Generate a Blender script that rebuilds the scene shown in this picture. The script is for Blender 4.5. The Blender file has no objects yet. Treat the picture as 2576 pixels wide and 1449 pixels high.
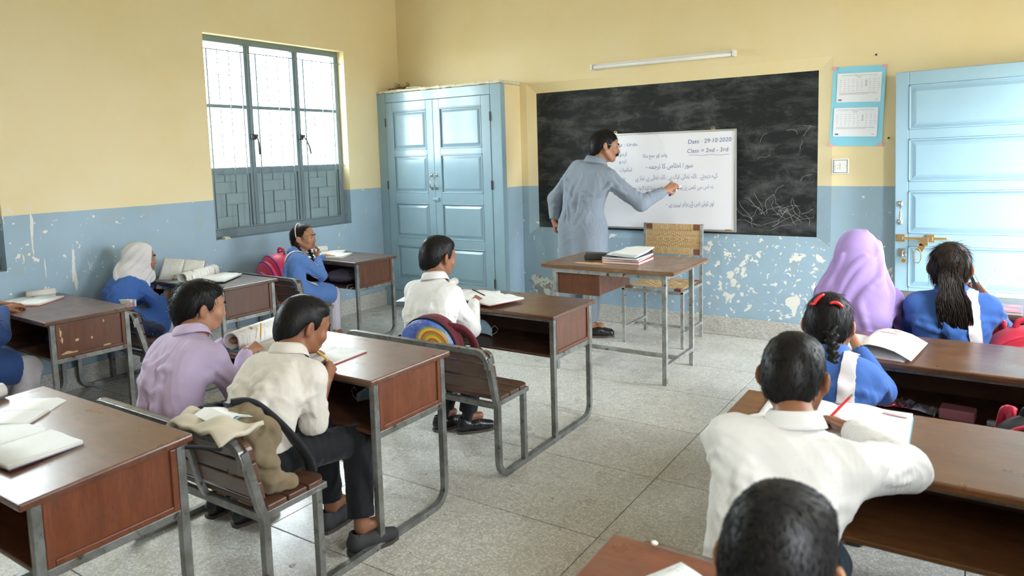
import bpy, math, random
import numpy as np
from mathutils import Vector, Matrix
random.seed(7); rng = np.random.default_rng(7)
SC = bpy.context.scene
COL = SC.collection
PI = math.pi

# ------------------------------------------------------------------ camera, sky, exposure
cam_d = bpy.data.cameras.new('camera'); cam = bpy.data.objects.new('camera', cam_d); COL.objects.link(cam)
cam.location = (5.1393, -5.6997, 1.51062); cam.rotation_euler = (1.4723, 0.0280, 0.5813)
cam_d.sensor_width = 36; cam_d.lens = 1798.806 * 36 / 2576; cam_d.shift_y = -158.21 / 2576
cam_d.clip_start = 0.02
cam_d.dof.use_dof = True; cam_d.dof.focus_distance = 4.3; cam_d.dof.aperture_fstop = 4.0
SC.camera = cam
SC.view_settings.view_transform = 'Standard'; SC.view_settings.look = 'None'
SC.view_settings.exposure = 0.0; SC.view_settings.gamma = 1.0; SC.view_settings.use_curve_mapping = False
W = bpy.data.worlds.new('sky'); SC.world = W; W.use_nodes = True
W.node_tree.nodes['Background'].inputs[0].default_value = (0.86, 0.93, 1.0, 1)
W.node_tree.nodes['Background'].inputs[1].default_value = 28.0
def portal(name, loc, rot, sx, sy):
    l = bpy.data.lights.new(name, 'AREA'); l.shape = 'RECTANGLE'; l.size = sx; l.size_y = sy
    l.cycles.is_portal = True
    o = bpy.data.objects.new(name, l); COL.objects.link(o); o.location = loc; o.rotation_euler = rot
WIN1 = (-2.242, -0.760, 0.890, 2.532)      # y0,y1,z0,z1 of the window in the left wall
WIN2 = (-5.20, -3.726, 0.866, 2.532)
RX = 5.85; RY = -6.9; RH = 3.5             # room size
DOOR = (-1.12, -0.14, 0.0, 2.08)
RW1 = (-2.95, -2.20, 1.1, 2.4); RW2 = (-5.3, -4.65, 1.2, 2.3)
BW1 = (0.7, 2.1, 0.95, 2.45); BW2 = (3.3, 4.8, 0.95, 2.45)
for i, w in enumerate((WIN1, WIN2)):
    portal('window_daylight', (-0.24, (w[0]+w[1])/2, (w[2]+w[3])/2), (0, -PI/2, 0), w[3]-w[2], w[1]-w[0])
for i, w in enumerate((DOOR, RW1, RW2)):  # doorway plus two unseen openings sized for the light they let in
    portal('right_wall_daylight', (RX+0.24, (w[0]+w[1])/2, (w[2]+w[3])/2), (0, PI/2, 0), w[3]-w[2], w[1]-w[0])
for w in ():
    portal('rear_daylight', ((w[0]+w[1])/2, RY-0.24, (w[2]+w[3])/2), (-PI/2, 0, 0) if False else (PI/2, 0, PI), w[1]-w[0], w[3]-w[2])

# ------------------------------------------------------------------ materials
class NT:
    def __init__(s, name):
        s.m = bpy.data.materials.new(name); s.m.use_nodes = True; s.t = s.m.node_tree; s.t.nodes.clear()
        s.out = s.n('OutputMaterial'); s.b = s.n('BsdfPrincipled'); s.l(s.b.outputs[0], s.out.inputs[0])
    def n(s, ty, **k):
        nd = s.t.nodes.new('ShaderNode' + ty)
        for a, b in k.items(): setattr(nd, a, b)
        return nd
    def l(s, a, b): s.t.links.new(a, b)
    def put(s, sock, v):
        if hasattr(v, 'is_linked') or isinstance(v, bpy.types.NodeSocket): s.l(v, sock)
        elif isinstance(v, (tuple, list)): sock.default_value = tuple(v) + ((1,) if len(sock.default_value) == 4 and len(v) == 3 else ())
        else: sock.default_value = v
    def set(s, **k):
        for a, v in k.items(): s.put(s.b.inputs[a.replace('_', ' ')], v)
    def coord(s, kind='Object'):
        if kind == 'World': return s.n('NewGeometry').outputs['Position']
        return s.n('TexCoord').outputs[kind]
    def map(s, v, scale=(1, 1, 1), loc=(0, 0, 0), rot=(0, 0, 0)):
        m = s.n('Mapping'); s.l(v, m.inputs[0]); m.inputs['Scale'].default_value = scale
        m.inputs['Rotation'].default_value = rot
        s.put(m.inputs['Location'], loc)
        return m.outputs[0]
    def noise(s, v, scale=5, detail=3, rough=.55, dist=0):
        m = s.n('TexNoise'); s.l(v, m.inputs['Vector']); m.inputs['Scale'].default_value = scale
        m.inputs['Detail'].default_value = detail; m.inputs['Roughness'].default_value = rough
        m.inputs['Distortion'].default_value = dist
        return m.outputs[0]
    def vor(s, v, scale=5, out='Color', feature='F1'):
        m = s.n('TexVoronoi', feature=feature); s.l(v, m.inputs['Vector']); m.inputs['Scale'].default_value = scale
        return m.outputs[out]
    def wave(s, v, scale=5, dist=2, detail=2, dscale=1, dirn='X'):
        m = s.n('TexWave', bands_direction=dirn); s.l(v, m.inputs['Vector']); m.inputs['Scale'].default_value = scale
        m.inputs['Distortion'].default_value = dist; m.inputs['Detail'].default_value = detail; m.inputs['Detail Scale'].default_value = dscale
        return m.outputs[0]
    def ramp(s, f, a, b, c0=0.0, c1=1.0):
        m = s.n('MapRange'); s.put(m.inputs[0], f); m.inputs[1].default_value = a; m.inputs[2].default_value = b
        m.inputs[3].default_value = c0; m.inputs[4].default_value = c1; m.clamp = True
        return m.outputs[0]
    def math(s, op, a, b=0.0):
        m = s.n('Math', operation=op); s.put(m.inputs[0], a); s.put(m.inputs[1], b); return m.outputs[0]
    def mix(s, f, a, b, mode='MIX'):
        m = s.n('Mix', data_type='RGBA', blend_type=mode); s.put(m.inputs[0], f); s.put(m.inputs[6], a); s.put(m.inputs[7], b)
        return m.outputs[2]
    def bump(s, h, strength=.3, dist=.01):
        m = s.n('Bump'); s.l(h, m.inputs['Height']); m.inputs['Strength'].default_value = strength; m.inputs['Distance'].default_value = dist
        s.l(m.outputs[0], s.b.inputs['Normal'])
    def xyz(s, v):
        m = s.n('SeparateXYZ'); s.l(v, m.inputs[0]); return m.outputs
    def attr(s, name):
        return s.n('Attribute', attribute_type='OBJECT', attribute_name=name)

def simple(name, c, rough=.5, metal=0, c2=None, nscale=8, amt=.35, bscale=0, bst=.15, spec=.5, **k):
    t = NT(name); v = t.coord('Object')
    col = c
    if c2 is None: c2 = tuple(x*.8 for x in c)
    col = t.mix(t.ramp(t.noise(v, nscale, 4), .5-amt, .5+amt), c, c2)
    t.set(Base_Color=col, Roughness=rough, Metallic=metal); t.b.inputs['Specular IOR Level'].default_value = spec
    for a, b in k.items(): t.put(t.b.inputs[a.replace('_', ' ')], b)
    if bscale: t.bump(t.noise(v, bscale, 4), bst, .004)
    return t.m

def m_wall():
    t = NT('two_tone_wall_paint'); p = t.coord('World'); x, y, z = t.xyz(p)
    zz = t.math('ADD', z, t.math('MULTIPLY', t.math('SUBTRACT', t.noise(p, 3, 3), .5), .012))
    up = t.math('GREATER_THAN', zz, 1.213)
    blot = t.noise(p, 1.3, 5, .6)
    yel = t.mix(t.ramp(blot, .3, .72), (.86, .74, .47), (.82, .67, .36))
    blu = t.mix(t.ramp(blot, .3, .7), (.36, .50, .61), (.30, .42, .50))
    blu = t.mix(t.math('MULTIPLY', t.ramp(t.noise(p, 7, 6, .65), .54, .74), .5), blu, (.40, .40, .31))
    col = t.mix(up, blu, yel)
    # flaked paint: denser low on the blackboard wall
    low = t.math('MULTIPLY', t.math('MULTIPLY', t.ramp(z, .95, .65), t.ramp(z, .1, .2)), t.math('MULTIPLY', t.ramp(x, 2.3, 3.2), t.ramp(y, -.2, -.1)))
    mid = t.math('MULTIPLY', t.ramp(z, 1.3, .8), t.ramp(y, -.2, -.1))
    left = t.math('MULTIPLY', t.math('MULTIPLY', t.ramp(y, -2.5, -3.0), t.ramp(z, 1.5, 1.2)), t.ramp(x, .3, .2))
    dens = t.math('ADD', t.math('MULTIPLY', low, .085), t.math('ADD', t.math('MULTIPLY', mid, .03), t.math('MULTIPLY', left, .05)))
    n1 = t.math('ADD', t.noise(t.map(p, loc=(3.3, 1.7, .4)), 12.5, 5, .55, .3), dens)
    n2 = t.math('ADD', t.noise(t.map(p, loc=(1.3, .7, 5.4)), 24, 3, .5, .3), dens)
    n3 = t.math('ADD', t.noise(t.map(p, (1, 13, 1.5), (.3, .2, 1.1)), 1.6, 4, .6, .3), t.math('MULTIPLY', left, .10))
    peel = t.math('MAXIMUM', t.math('MAXIMUM', t.ramp(n1, .715, .722), t.ramp(n2, .735, .742)), t.math('MULTIPLY', t.ramp(n3, .745, .755), left))
    peel = t.math('MULTIPLY', peel, t.ramp(z, 1.75, 1.25))
    peel = t.math('MULTIPLY', peel, t.math('SUBTRACT', 1.0, t.math('MULTIPLY', up, .45)))
    col = t.mix(peel, col, (.80, .78, .70))
    # a bare grey plaster patch in the corner behind the cupboard
    dx = t.math('SUBTRACT', x, 1.68); dz = t.math('SUBTRACT', z, .27)
    d = t.math('SQRT', t.math('ADD', t.math('MULTIPLY', dx, dx), t.math('MULTIPLY', t.math('MULTIPLY', dz, dz), 1.6)))
    d = t.math('ADD', d, t.math('MULTIPLY', t.math('SUBTRACT', t.noise(p, 9, 5), .5), .34))
    bare = t.math('MULTIPLY', t.ramp(d, .135, .125), t.ramp(y, -.2, -.1))
    col = t.mix(bare, col, t.mix(t.ramp(t.noise(p, 14, 4), .47, .53), (.30, .29, .26), (.72, .70, .62)))
    t.set(Base_Color=col, Roughness=t.ramp(blot, .3, .7, .42, .55)); t.b.inputs['Specular IOR Level'].default_value = .4
    h = t.math('SUBTRACT', t.noise(p, 60, 4), t.math('MULTIPLY', peel, .6))
    t.bump(h, .12, .006)
    return t.m

def m_terrazzo(name='terrazzo', dark=1.0):
    t = NT(name); p = t.coord('World')
    c = t.vor(p, 115, 'Color'); g = t.xyz(c)[0]
    chip = t.mix(t.ramp(g, .1, .9), (.54*dark, .515*dark, .46*dark), (.86*dark, .84*dark, .775*dark))
    e = t.vor(p, 115, 'Distance', 'DISTANCE_TO_EDGE')
    col = t.mix(t.ramp(e, .0, .12), (.48*dark, .455*dark, .39*dark), chip)
    st = t.ramp(t.noise(p, 1.7, 5, .6), .52, .80)
    col = t.mix(t.math('MULTIPLY', st, .40), col, (.36*dark, .30*dark, .20*dark))
    rnd = t.n('ObjectInfo').outputs['Random']
    col = t.mix(t.math('MULTIPLY', rnd, .12), col, (.30, .28, .24))
    t.set(Base_Color=col, Roughness=t.ramp(t.noise(p, 5, 4), .3, .7, .24, .34))
    return t.m

def m_metal(name='worn_grey_steel', q=1.0):
    t = NT(name); v = t.coord('Object')
    col = t.mix(t.ramp(t.noise(v, 14, 5, .65), .4, .62), (.29*q, .295*q, .285*q), (.185*q, .18*q, .165*q))
    rust = t.ramp(t.noise(v, 23, 4, .6, .5), .60, .69)
    col = t.mix(rust, col, (.075, .05, .035))
    t.set(Base_Color=col, Metallic=.55, Roughness=t.ramp(t.noise(v, 40, 3), .3, .7, .28, .5))
    t.bump(t.noise(v, 50, 3), .1, .002)
    return t.m

def m_wood(name, c1, c2, rough=(.22, .42), wear=None, grain='X', wamt=.6, coat=.3):
    t = NT(name); v = t.coord('Object')
    rnd = t.n('ObjectInfo').outputs['Random']
    off = t.n('CombineXYZ'); 
    for i in range(3): t.l(t.math('MULTIPLY', rnd, 7.3+i), off.inputs[i])
    sc = (1.5, 9, 9) if grain == 'X' else ((9, 1.5, 9) if grain == 'Y' else (9, 9, 1.5))
    vv = t.map(v, sc, off.outputs[0])
    g = t.noise(vv, 3.2, 6, .65, .8)
    fine = t.noise(t.map(v, tuple(a*6 for a in sc), off.outputs[0]), 4, 3)
    col = t.mix(t.ramp(g, .3, .7), c1, c2)
    col = t.mix(t.math('MULTIPLY', t.ramp(fine, .5, .7), .35), col, tuple(x*.35 for x in c2))
    tint = t.attr('tint'); col = t.mix(tint.outputs['Alpha'] if False else 1.0, col, tint.outputs['Color'], 'MULTIPLY')
    if wear:
        w = t.ramp(t.noise(t.map(v, (1, 1, 1), off.outputs[0]), 5.5, 6, .62), .45, .68)
        col = t.mix(t.math('MULTIPLY', w, wamt), col, wear)
    t.set(Base_Color=col, Roughness=t.ramp(t.noise(v, 11, 4), .3, .7, rough[0], rough[1]))
    t.b.inputs['Coat Weight'].default_value = coat; t.b.inputs['Coat Roughness'].default_value = .30
    t.bump(fine, .08, .002)
    return t.m

def m_cloth(name, c, c2=None, rough=.8, weave=900, fold=0, sheen=.1):
    t = NT(name); v = t.coord('Object')
    c2 = c2 or tuple(x*.88 for x in c)
    col = t.mix(t.ramp(t.noise(v, 6, 4), .3, .7), c, c2)
    t.set(Base_Color=col, Roughness=rough); t.b.inputs['Sheen Weight'].default_value = sheen
    t.b.inputs['Specular IOR Level'].default_value = .25
    h = t.math('ADD', t.noise(t.map(v, (1, 1, .8)), 22, 3, .55, .8), t.math('MULTIPLY', t.noise(v, 400, 1), .12))
    t.bump(h, .22, .008)
    return t.m

def m_skin(name, c, c2):
    t = NT(name); v = t.coord('Object')
    col = t.mix(t.ramp(t.noise(v, 14, 4), .3, .7), c, c2)
    t.set(Base_Color=col, Roughness=.46); t.b.inputs['Specular IOR Level'].default_value = .4
    t.b.inputs['Subsurface Weight'].default_value = .08; t.b.inputs['Subsurface Radius'].default_value = (.012, .005, .003)
    t.b.inputs['Subsurface Scale'].default_value = 1.0
    t.bump(t.noise(v, 220, 3), .06, .002)
    return t.m

def m_hair(name, c=(.0065, .0055, .005), rough=.46):
    t = NT(name); v = t.coord('Object')
    s = t.noise(t.map(v, (130, 130, 14)), 1.0, 3, .6, .6)
    t.set(Base_Color=t.mix(t.ramp(s, .35, .7), c, tuple(x*1.9 for x in c)), Roughness=rough)
    t.b.inputs['Specular IOR Level'].default_value = .2
    t.bump(s, .3, .002)
    return t.m

def m_page(name, c=(.86, .86, .83), ink=(.25, .27, .40), pitch=.011, amt=.6, cover=.5, margin=.012, picture=None):
    """paper with lines of writing laid out in the page's own x/y"""
    t = NT(name); v = t.coord('Object'); x, y, z = t.xyz(v)
    ln = t.math('FRACT', t.math('DIVIDE', y, pitch))
    band = t.math('MULTIPLY', t.ramp(ln, .28, .36), t.ramp(ln, .72, .64))
    sc = t.noise(t.map(v, (170, 420, 1)), 1.0, 2, .6)
    words = t.ramp(t.noise(t.map(v, (34, 1/pitch*.5, 1)), 1.0, 1), .40, .46)
    wr = t.math('MULTIPLY', t.math('MULTIPLY', band, t.ramp(sc, .50, .56)), words)
    blk = t.ramp(t.noise(t.map(v, (9, 13, 1)), 1.0, 1), .62-cover*.4, .66-cover*.4)
    wr = t.math('MULTIPLY', t.math('MULTIPLY', wr, blk), amt)
    col = t.mix(wr, t.mix(t.noise(v, 9, 2), c, tuple(a*.95 for a in c)), ink)
    if picture:
        pm = t.ramp(t.noise(t.map(v, (7, 7, 1), (picture[0], 0, 0)), 1.0, 2), .60, .62)
        pc = t.mix(t.ramp(t.noise(v, 40, 4), .4, .6), picture[1], picture[2])
        col = t.mix(pm, col, pc)
    t.set(Base_Color=col, Roughness=.6); t.b.inputs['Specular IOR Level'].default_value = .3
    return t.m

def m_edge():
    t = NT('page_edges'); v = t.coord('Object')
    s = t.noise(t.map(v, (3, 3, 700)), 1.0, 2)
    t.set(Base_Color=t.mix(t.ramp(s, .3, .7), (.82, .80, .74), (.55, .52, .46)), Roughness=.8)
    return t.m

def m_board():
    t = NT('chalky_blackboard'); p = t.coord('World'); x, y, z = t.xyz(p)
    a = t.ramp(t.noise(t.map(p, (1.3, 1, 4.2), rot=(0, .12, 0)), 1.7, 8, .72, .25), .47, .80)
    b = t.ramp(t.noise(t.map(p, (1, 1, 1.2)), 5, 7, .72, .3), .52, .80)
    sp = t.ramp(t.noise(t.map(p, (60, 1, 60)), 1.6, 3, .6), .64, .74)
    f = t.math('ADD', t.math('MULTIPLY', a, .16), t.math('ADD', t.math('MULTIPLY', b, .13), t.math('MULTIPLY', t.math('MULTIPLY', sp, b), 1.0)))
    t.set(Base_Color=t.mix(f, (.010, .0115, .012), (.62, .64, .63)), Roughness=.6)
    t.b.inputs['Specular IOR Level'].default_value = .3
    t.bump(t.noise(p, 45, 3), .06, .004)
    return t.m

def m_glass():
    t = NT('dusty_window_glass'); g = t.n('BsdfGlossy'); g.inputs['Roughness'].default_value = .05
    tr = t.n('BsdfTransparent'); tr.inputs[0].default_value = (.93, .96, .95, 1)
    mx = t.n('MixShader'); fr = t.n('Fresnel'); fr.inputs[0].default_value = 1.45
    t.l(t.math('MULTIPLY', fr.outputs[0], t.math('SUBTRACT', 1.0, t.n('NewGeometry').outputs['Backfacing'])), mx.inputs[0]); t.l(tr.outputs[0], mx.inputs[1]); t.l(g.outputs[0], mx.inputs[2]); t.l(mx.outputs[0], t.out.inputs[0])
    return t.m

def m_cane(name):
    t = NT(name); v = t.coord('Object')
    s = t.noise(t.map(v, (30, 30, 260)), 1.0, 3)
    col = t.mix(t.ramp(s, .35, .65), (.62, .42, .19), (.36, .20, .075))
    rnd = t.n('ObjectInfo').outputs['Random']
    col = t.mix(t.math('MULTIPLY', rnd, .5), col, (.66, .50, .27))
    t.set(Base_Color=col, Roughness=.5); t.bump(s, .3, .003)
    return t.m

MT = dict(
    wall=m_wall(), terrazzo=m_terrazzo(), skirt=m_terrazzo('terrazzo_skirting', .82), metal=m_metal(), metal2=m_metal('lit_grey_steel', 1.6),  # metal2: the same grey steel, with the brighter light there put into its colour
    top=m_wood('desk_top_wood', (.15, .062, .030), (.075, .032, .018), (.26, .42), (.18, .125, .085), 'X', .25, .5),
    panel=m_wood('desk_panel_wood', (.175, .060, .024), (.105, .036, .015), (.3, .5), None, 'Z', 0, .25),
    slat=m_wood('bench_slat_wood', (.12, .058, .034), (.06, .03, .02), (.3, .5), (.20, .13, .09), 'X', .35, .25),
    dark=m_wood('shelf_wood', (.11, .05, .026), (.06, .026, .015), (.35, .55), None, 'X', 0, .1),
    table=m_wood('teacher_table_wood', (.25, .13, .065), (.14, .068, .036), (.25, .45), (.30, .20, .12), 'X', .5, .3),
    bluewood=simple('grey_blue_door_paint', (.32, .46, .535), .17, 0, (.27, .405, .48), 5, .3, 30, .06),
    doorpaint=simple('pale_blue_door_paint', (.29, .44, .53), .30, 0, (.255, .395, .48), 4, .3, 30, .06),
    winpaint=simple('window_grey_paint', (.20, .255, .275), .38, .1, (.16, .21, .23), 9, .3, 40, .1),
    winpanel=simple('window_sheet_paint', (.28, .375, .385), .42, 0, (.24, .325, .335), 7, .3),
    plaster=simple('chipped_plaster', (.82, .76, .60), .8, 0, (.62, .55, .40), 18, .2, 40, .3),
    board=m_board(), white=simple('whiteboard_face', (.83, .83, .86), .16, 0, (.81, .81, .84), 2),
    alu=simple('aluminium_trim', (.62, .62, .60), .35, .8), steel=simple('bright_steel', (.60, .58, .52), .28, .9),
    brass=simple('brass', (.62, .42, .18), .32, .9, (.50, .36, .18)), iron=simple('dark_iron', (.10, .10, .10), .5, .6),
    glass=m_glass(), ceil=simple('ceiling_whitewash', (.80, .78, .72), .8), grout=simple('floor_joint', (.10, .095, .085), .8),
    earth=simple('outdoor_ground', (.42, .36, .28), .9, 0, (.36, .32, .24), .5),
    straw=simple('dry_straw', (.16, .10, .055), .9, 0, (.30, .20, .10), 30), 
    ink=simple('blue_marker_ink', (.10, .15, .34), .5, 0, (.20, .25, .42), 3, .2), inkp=simple('pale_marker_ink', (.16, .21, .42), .5, 0, (.34, .40, .56), 6, .2),
    print=simple('printed_ink', (.22, .22, .24), .6), chalk=simple('chalk_mark', (.62, .62, .60), .9, 0, (.35, .35, .34), 20, .2),
    poster=simple('sky_blue_card', (.30, .70, .86), .5, 0, (.26, .64, .80), 3), sheet=simple('printed_sheet_paper', (.84, .86, .90), .5, 0, (.82, .84, .88)),
    tape=simple('pink_tape', (.86, .45, .46), .5), plastic=simple('white_plastic', (.86, .86, .84), .3, 0, (.84, .84, .82)),
    black=simple('black_plastic', (.02, .02, .022), .4), yellow=simple('yellow_pencil_paint', (.75, .42, .03), .35, 0, (.70, .38, .02)),
    bare=simple('bare_pencil_wood', (.66, .45, .24), .6), red=simple('red_plastic', (.72, .03, .03), .25, 0, (.66, .025, .025)),
    bluecap=simple('blue_cap', (.03, .06, .42), .3), lead=simple('graphite', (.03, .03, .035), .5),
    cane=m_cane('woven_cane'), canelight=simple('pale_cane_strand', (.74, .58, .34), .5, 0, (.60, .43, .22), 40),
    chairwood=m_wood('chair_corner_wood', (.26, .10, .045), (.15, .055, .025), (.3, .5), None, 'X', 0, .2),
    page=m_page('notebook_page'), pageplain=m_page('blank_page', amt=.14), pageprint=m_page('textbook_page', (.84, .82, .78), (.12, .12, .12), .009, .7, .8),
    pagepic=m_page('picture_page', (.85, .83, .78), (.15, .14, .14), .009, .75, .85, picture=(1.3, (.78, .35, .22), (.20, .28, .40))),
    pagered=m_page('marked_page', (.82, .80, .74), (.32, .32, .38), .010, .55, .75), edge=m_edge(),
    redmark=simple('red_felt_mark', (.86, .22, .25), .6), pinkmark=simple('pink_crayon', (.85, .42, .46), .7, 0, (.86, .60, .60), 60),
    coverblue=simple('blue_book_cover', (.12, .42, .52), .4, 0, (.30, .50, .58), 25), coverred=simple('red_register_cover', (.55, .05, .09), .4, 0, (.48, .04, .08)),
    covernavy=simple('navy_register_cover', (.05, .05, .13), .4), coverorange=simple('orange_register_cover', (.70, .28, .12), .4),
    covercol=simple('printed_book_cover', (.20, .22, .42), .35, 0, (.62, .25, .22), 14, .08), pink=simple('dull_pink_card', (.42, .16, .18), .5, 0, (.36, .13, .15)),
    duster=simple('dark_foam', (.055, .055, .042), .95, 0, (.035, .035, .028), 40, .3, 80, .4),
    whitecloth=m_cloth('white_shirt_cloth', (.80, .78, .75)), cream=m_cloth('cream_shirt_cloth', (.74, .68, .60)), lilac=m_cloth('lilac_shirt_cloth', (.62, .50, .72)),
    blue=m_cloth('blue_kameez_cloth', (.050, .135, .42)), bluepale=m_cloth('light_blue_kameez_cloth', (.10, .21, .50)), navy=m_cloth('navy_kameez_cloth', (.03, .07, .22)),
    shalwar=m_cloth('white_shalwar_cloth', (.62, .58, .64)), scarf=m_cloth('white_scarf_cloth', (.74, .71, .71)), lilscarf=m_cloth('lilac_scarf_cloth', (.40, .275, .58)),
    violet=m_cloth('dark_lilac_cloth', (.30, .19, .46)), trouser=m_cloth('black_trouser_cloth', (.012, .012, .014)), grey=m_cloth('grey_kameez_cloth', (.235, .275, .33)),
    sash=m_cloth('white_sash_cloth', (.72, .66, .68)), sock=m_cloth('navy_sock', (.012, .014, .022)), jeans=m_cloth('dark_denim', (.05, .08, .11)),
    khaki=m_cloth('khaki_canvas', (.25, .19, .11), (.17, .125, .075)), cream2=m_cloth('cream_lining', (.62, .55, .42)), magenta=m_cloth('magenta_bag_cloth', (.62, .035, .10), (.50, .03, .08), .45),
    purple=m_cloth('purple_piping', (.10, .015, .17), None, .5), redbag=m_cloth('red_bag_cloth', (.60, .03, .06), (.48, .02, .05), .5), bagblack=m_cloth('black_bag_cloth', (.018, .018, .02)),
    bagnavy=m_cloth('navy_bag_cloth', (.022, .03, .065)), maroon=m_cloth('maroon_bag_cloth', (.14, .02, .03)),
    mask=m_cloth('pale_blue_mask', (.42, .60, .74)), lilaccloth=m_cloth('folded_lilac_cloth', (.36, .32, .42)),
    skin=m_skin('brown_skin', (.40, .195, .112), (.34, .158, .086)), skin2=m_skin('warm_brown_skin', (.30, .128, .066), (.25, .103, .051)), lips=m_skin('lips', (.30, .10, .075), (.26, .085, .065)),
    hair=m_hair('black_hair'), hairb=m_hair('dark_brown_hair', (.013, .008, .0055), .42), eyew=simple('eye_white', (.55, .52, .48), .2), iris=simple('dark_iris', (.015, .010, .008), .08),
    shoe=simple('black_leather', (.012, .012, .013), .28, 0, (.018, .017, .016)), shoegrey=simple('grey_canvas_shoe', (.05, .052, .055), .75, 0, (.03, .03, .032), 20), sole=simple('dark_rubber_sole', (.08, .065, .05), .7),
    foil=simple('snack_wrapper_foil', (.55, .42, .18), .25, .6, (.50, .05, .12), 22, .1), foilblack=simple('dark_snack_wrapper', (.06, .03, .07), .2, .5, (.5, .45, .5), 30, .12),
    lens=None, rubber=simple('grey_eraser', (.42, .42, .45), .7), litter=simple('litter_scrap', (.66, .58, .50), .8),
)
def m_galaxy():
    t = NT('galaxy_print_cloth'); v = t.coord('Object'); x, y, z = t.xyz(v)
    cx = t.math('SUBTRACT', x, .045); cz = t.math('SUBTRACT', z, .20)
    r = t.math('SQRT', t.math('ADD', t.math('MULTIPLY', cx, cx), t.math('MULTIPLY', cz, cz)))
    ang = t.math('ARCTAN2', cz, cx)
    sp = t.math('FRACT', t.math('ADD', t.math('MULTIPLY', r, 26), t.math('MULTIPLY', ang, 1/(2*PI))))
    sw = t.mix(t.ramp(sp, .15, .3), (.75, .10, .05), (.85, .62, .06)); sw = t.mix(t.ramp(sp, .55, .7), sw, (.30, .45, .10)); sw = t.mix(t.ramp(sp, .82, .95), sw, (.80, .25, .04))
    bg = t.mix(t.ramp(t.noise(v, 16, 3), .4, .62), (.03, .08, .40), (.12, .20, .55))
    st = t.ramp(t.vor(v, 28, 'Distance'), .16, .10)
    bg = t.mix(st, bg, (.75, .12, .35)); st2 = t.ramp(t.vor(t.map(v, (1, 1, 1), (3, 2, 1)), 60, 'Distance'), .14, .08); bg = t.mix(st2, bg, (.8, .85, .95))
    t.set(Base_Color=t.mix(t.ramp(r, .105, .085), bg, sw), Roughness=.4)
    return t.m
MT['galaxy'] = m_galaxy()
def m_lens():
    t = NT('spectacle_lens'); g = t.n('BsdfGlossy'); g.inputs['Roughness'].default_value = .02
    tr = t.n('BsdfTransparent'); mx = t.n('MixShader'); mx.inputs[0].default_value = .12
    t.l(tr.outputs[0], mx.inputs[1]); t.l(g.outputs[0], mx.inputs[2]); t.l(mx.outputs[0], t.out.inputs[0]); return t.m
MT['lens'] = m_lens()
WOODS = {MT[k].name for k in ('top', 'panel', 'slat', 'dark', 'table', 'chairwood')}

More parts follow.
